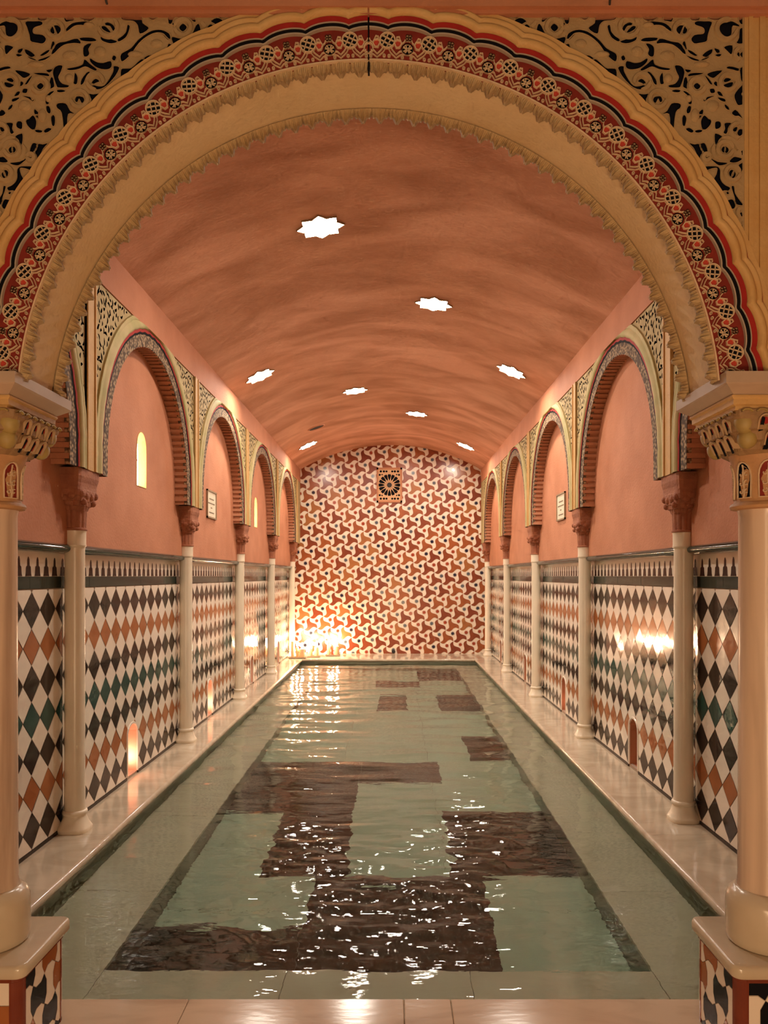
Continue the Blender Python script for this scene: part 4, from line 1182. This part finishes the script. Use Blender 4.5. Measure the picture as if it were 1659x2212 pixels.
# ------------------------------------------------------------------ star skylights in the vault
def vault_hit(px, py):
    dx, dz = (px-VX)/F, (VY-py)/F
    lo, hi = 2.8, 15.0
    for _ in range(60):
        y = (lo+hi)/2; x, z = dx*y, EYE+dz*y
        if (x-VCX)**2+(z-VCZ)**2 > VR*VR: hi = y
        else: lo = y
    return Vector((x, y, z))
STARS = [((692,488),'large star skylight nearest the front, left of the vault ridge'),((937,655),'star skylight right of the vault ridge, second from the front'),((561,811),'star skylight low on the left of the vault, nearer one'),
         ((1105,801),'star skylight low on the right of the vault, nearer one'),((767,843),'small star skylight left of the ridge in the far half of the vault'),((900,893),'small star skylight right of the ridge in the far half of the vault'),
         ((665,961),'star skylight low on the left near the mosaic wall'),((1006,963),'star skylight low on the right near the mosaic wall')]
def star_shape(R):
    return [((R if k % 2 == 0 else R*.765)*cos(pi*k/8), (R if k % 2 == 0 else R*.765)*sin(pi*k/8)) for k in range(16)]
def skylight(p, label, dark=False):
    t = empty('vent_opening' if dark else 'star_skylight', p, 0, label, 'vent' if dark else 'skylight', None if dark else 'star skylights')
    nx = (p.x-VCX)/VR; a = math.asin(nx)
    def fn(u, v, h): # u across the vault, v along it, h into the room
        th = a+u/VR
        return ((VR-h)*sin(th)+VCX-p.x, v, (VR-h)*cos(th)+VCZ-p.z)
    R = .172
    sh = star_shape(R)
    m = MB()
    if dark:
        e = [(.13*cos(2*pi*k/20), .10*sin(2*pi*k/20)) for k in range(20)]
        m.add([fn(u, v, .006) for u, v in e], [tuple(range(20))]); m.build('opening', IRON, t, local=True)
        m = MB(); ribbon(m, e, .010, fn, 0, .012, 0, True); m.build('rim', VAULT, t, local=True)
        return t
    m.add([fn(u, v, .008) for u, v in sh]+[fn(0, 0, .008)], [(k, (k+1) % 16, 16) for k in range(16)])
    m.build('glass', STAR, t, local=True)
    m = MB()
    ribbon(m, sh, .0035, fn, .0, .013, 0, True)
    q = [(R*cos(pi*k/2), R*sin(pi*k/2)) for k in range(4)]; q2 = [(R*cos(pi*k/2+pi/4), R*sin(pi*k/2+pi/4)) for k in range(4)]
    ribbon(m, q, .0042, fn, .006, .0125, 0, True); ribbon(m, q2, .0042, fn, .006, .0125, 0, True)
    m.build('rim', STARFRAME, t, local=True)
    return t
for (px, py), lab in STARS: skylight(vault_hit(px, py), lab)
skylight(vault_hit(683, 923), 'dark unlit vent opening in the far left of the vault', True)

# ------------------------------------------------------------------ candles on trays at the far left corner
TR = [(-1.735, 13.97, .32, .15, 'left-hand candle tray, in the corner by the wall column'), (-1.475, 14.20, .27, .15, 'middle candle tray on the far ledge'), (-1.125, 14.40, .27, .15, 'right-hand candle tray on the far ledge')]
for x, y, w, d, lab in TR:
    m = MB()
    m.loft([[(x+sx*(w/2+o), y+sy*(d/2+o), z) for sx, sy in ((-1,-1),(1,-1),(1,1),(-1,1))] for o, z in ((-.012,.0005),(0,.008),(.006,.030),(.001,.030),(-.008,.012))])
    tag(m.build('candle_tray', TRAY), 'shallow metal '+lab, 'tray', 'candle trays')
def candle(x, y, z, r, h, label, red=False):
    t = empty('candle', (x, y, z), 0, label, 'candle', 'candles on the far ledge')
    m = MB(); m.lathe([(r*.96,0),(r,.006),(r,h-.012),(r*.93,h-.003),(r*.7,h),(r*.3,h-.006),(.001,h-.008)], n=20)
    m.build('wax', REDGLASS if red else WAX, t, local=True, smooth=True, angle=50)
    m = MB(); m.lathe([(.002,h-.01),(.0018,h+.015)], n=6); m.build('wick', WICK, t, local=True)
    m = MB(); m.lathe([(.004,h+.008),(.016,h+.022),(.021,h+.040),(.018,h+.062),(.010,h+.088),(.002,h+.112)], n=12)
    m.build('flame', FLAME, t, local=True, smooth=True)
    return t
CT = .0125
candle(-1.822, 13.96, CT, .028, .30, 'tall slim candle at the left end of the left-hand tray')
candle(-1.742, 13.99, CT, .026, .19, 'slim shorter candle in the middle of the left-hand tray')
candle(-1.655, 13.967, CT, .050, .165, 'thick short candle at the right end of the left-hand tray')
candle(-1.535, 14.20, CT, .046, .22, 'thick tall candle at the left of the middle tray')
candle(-1.415, 14.20, CT, .042, .175, 'thick candle at the right of the middle tray')
candle(-1.205, 14.40, CT, .034, .255, 'tall slim candle at the left of the right-hand tray')
candle(-1.140, 14.41, CT, .022, .20, 'thin red candle in the middle of the right-hand tray', True)
candle(-1.055, 14.40, CT, .048, .175, 'thick candle at the right of the right-hand tray')
for side, k, lab in (('left',1,'nearest left wall niche'),('left',2,'second left wall niche'),('right',2,'second right wall niche')):
    sg = 1 if side == 'left' else -1
    t = empty('votive_candle', (COLX[side]-sg*.145, Y0[side]-PITCH/2+PITCH*k, .0225), 0, 'red glass votive candle glowing inside the '+lab, 'candle', 'votive candles in the niches')
    m = MB(); m.lathe([(.030,0),(.034,.004),(.034,.075),(.031,.075),(.031,.02),(.001,.018)], n=20); m.build('glass', REDGLASS, t, local=True, smooth=True, angle=50)
    m = MB(); m.lathe([(.003,.06),(.010,.080),(.012,.095),(.008,.115),(.001,.14)], n=10); m.build('flame', emis('votive_flame_%s_%d' % (side, k), (1.0,.58,.40), 150 if side == 'left' else 12), t, local=True, smooth=True)

# ------------------------------------------------------------------ lamps, world, camera
def lamp(name, kind, loc, energy, col, size=.1, rot=None, **kw):
    d = bpy.data.lights.new(name, kind); d.energy = energy; d.color = col
    if kind == 'POINT': d.shadow_soft_size = size
    if kind == 'AREA': d.size = size
    if kind == 'SPOT': d.shadow_soft_size = size
    for k, v in kw.items(): setattr(d, k, v)
    o = bpy.data.objects.new(name, d); COL.objects.link(o); o.location = loc
    if rot: o.rotation_euler = rot
    return o
lamp('front_fill_lamp', 'POINT', (-.5, -1.2, .9), 40, (1, .70, .42), .25)  # unseen stand-in for the front room's lighting, added to light arch and columns
lamp('front_fill_lamp', 'POINT', (.3, -.7, .35), 92, (1, .68, .40), .25)  # second added stand-in, set low to brighten the soffit and vault

w = bpy.data.worlds.new('world'); S.world = w; w.use_nodes = True
w.node_tree.nodes['Background'].inputs[0].default_value = (1, .70, .45, 1)
w.node_tree.nodes['Background'].inputs[1].default_value = .16

cd = bpy.data.cameras.new('camera'); cam = bpy.data.objects.new('camera', cd); COL.objects.link(cam)
cam.location = (0, 0, EYE); cam.rotation_euler = (pi/2, 0, 0)
cd.sensor_fit = 'VERTICAL'; cd.sensor_height = 36.0; cd.sensor_width = 27.0
cd.lens = F/2212*36.0
cd.shift_x = (829.5-VX)/2212; cd.shift_y = (VY-1106)/2212
cd.clip_start = .05; cd.clip_end = 100
S.camera = cam
S.view_settings.view_transform = 'Standard'; S.view_settings.look = 'None'; S.view_settings.gamma = 1.0
S.view_settings.use_curve_mapping = False
S.view_settings.exposure = 0.55
c = S.cycles
c.use_adaptive_sampling = True; c.adaptive_threshold = .06; c.adaptive_min_samples = 12
c.max_bounces = 7; c.diffuse_bounces = 4; c.glossy_bounces = 3; c.transmission_bounces = 4; c.transparent_max_bounces = 12
c.caustics_reflective = False; c.caustics_refractive = True; c.blur_glossy = 1.0
c.use_denoising = True
c.sample_clamp_indirect = 6.0
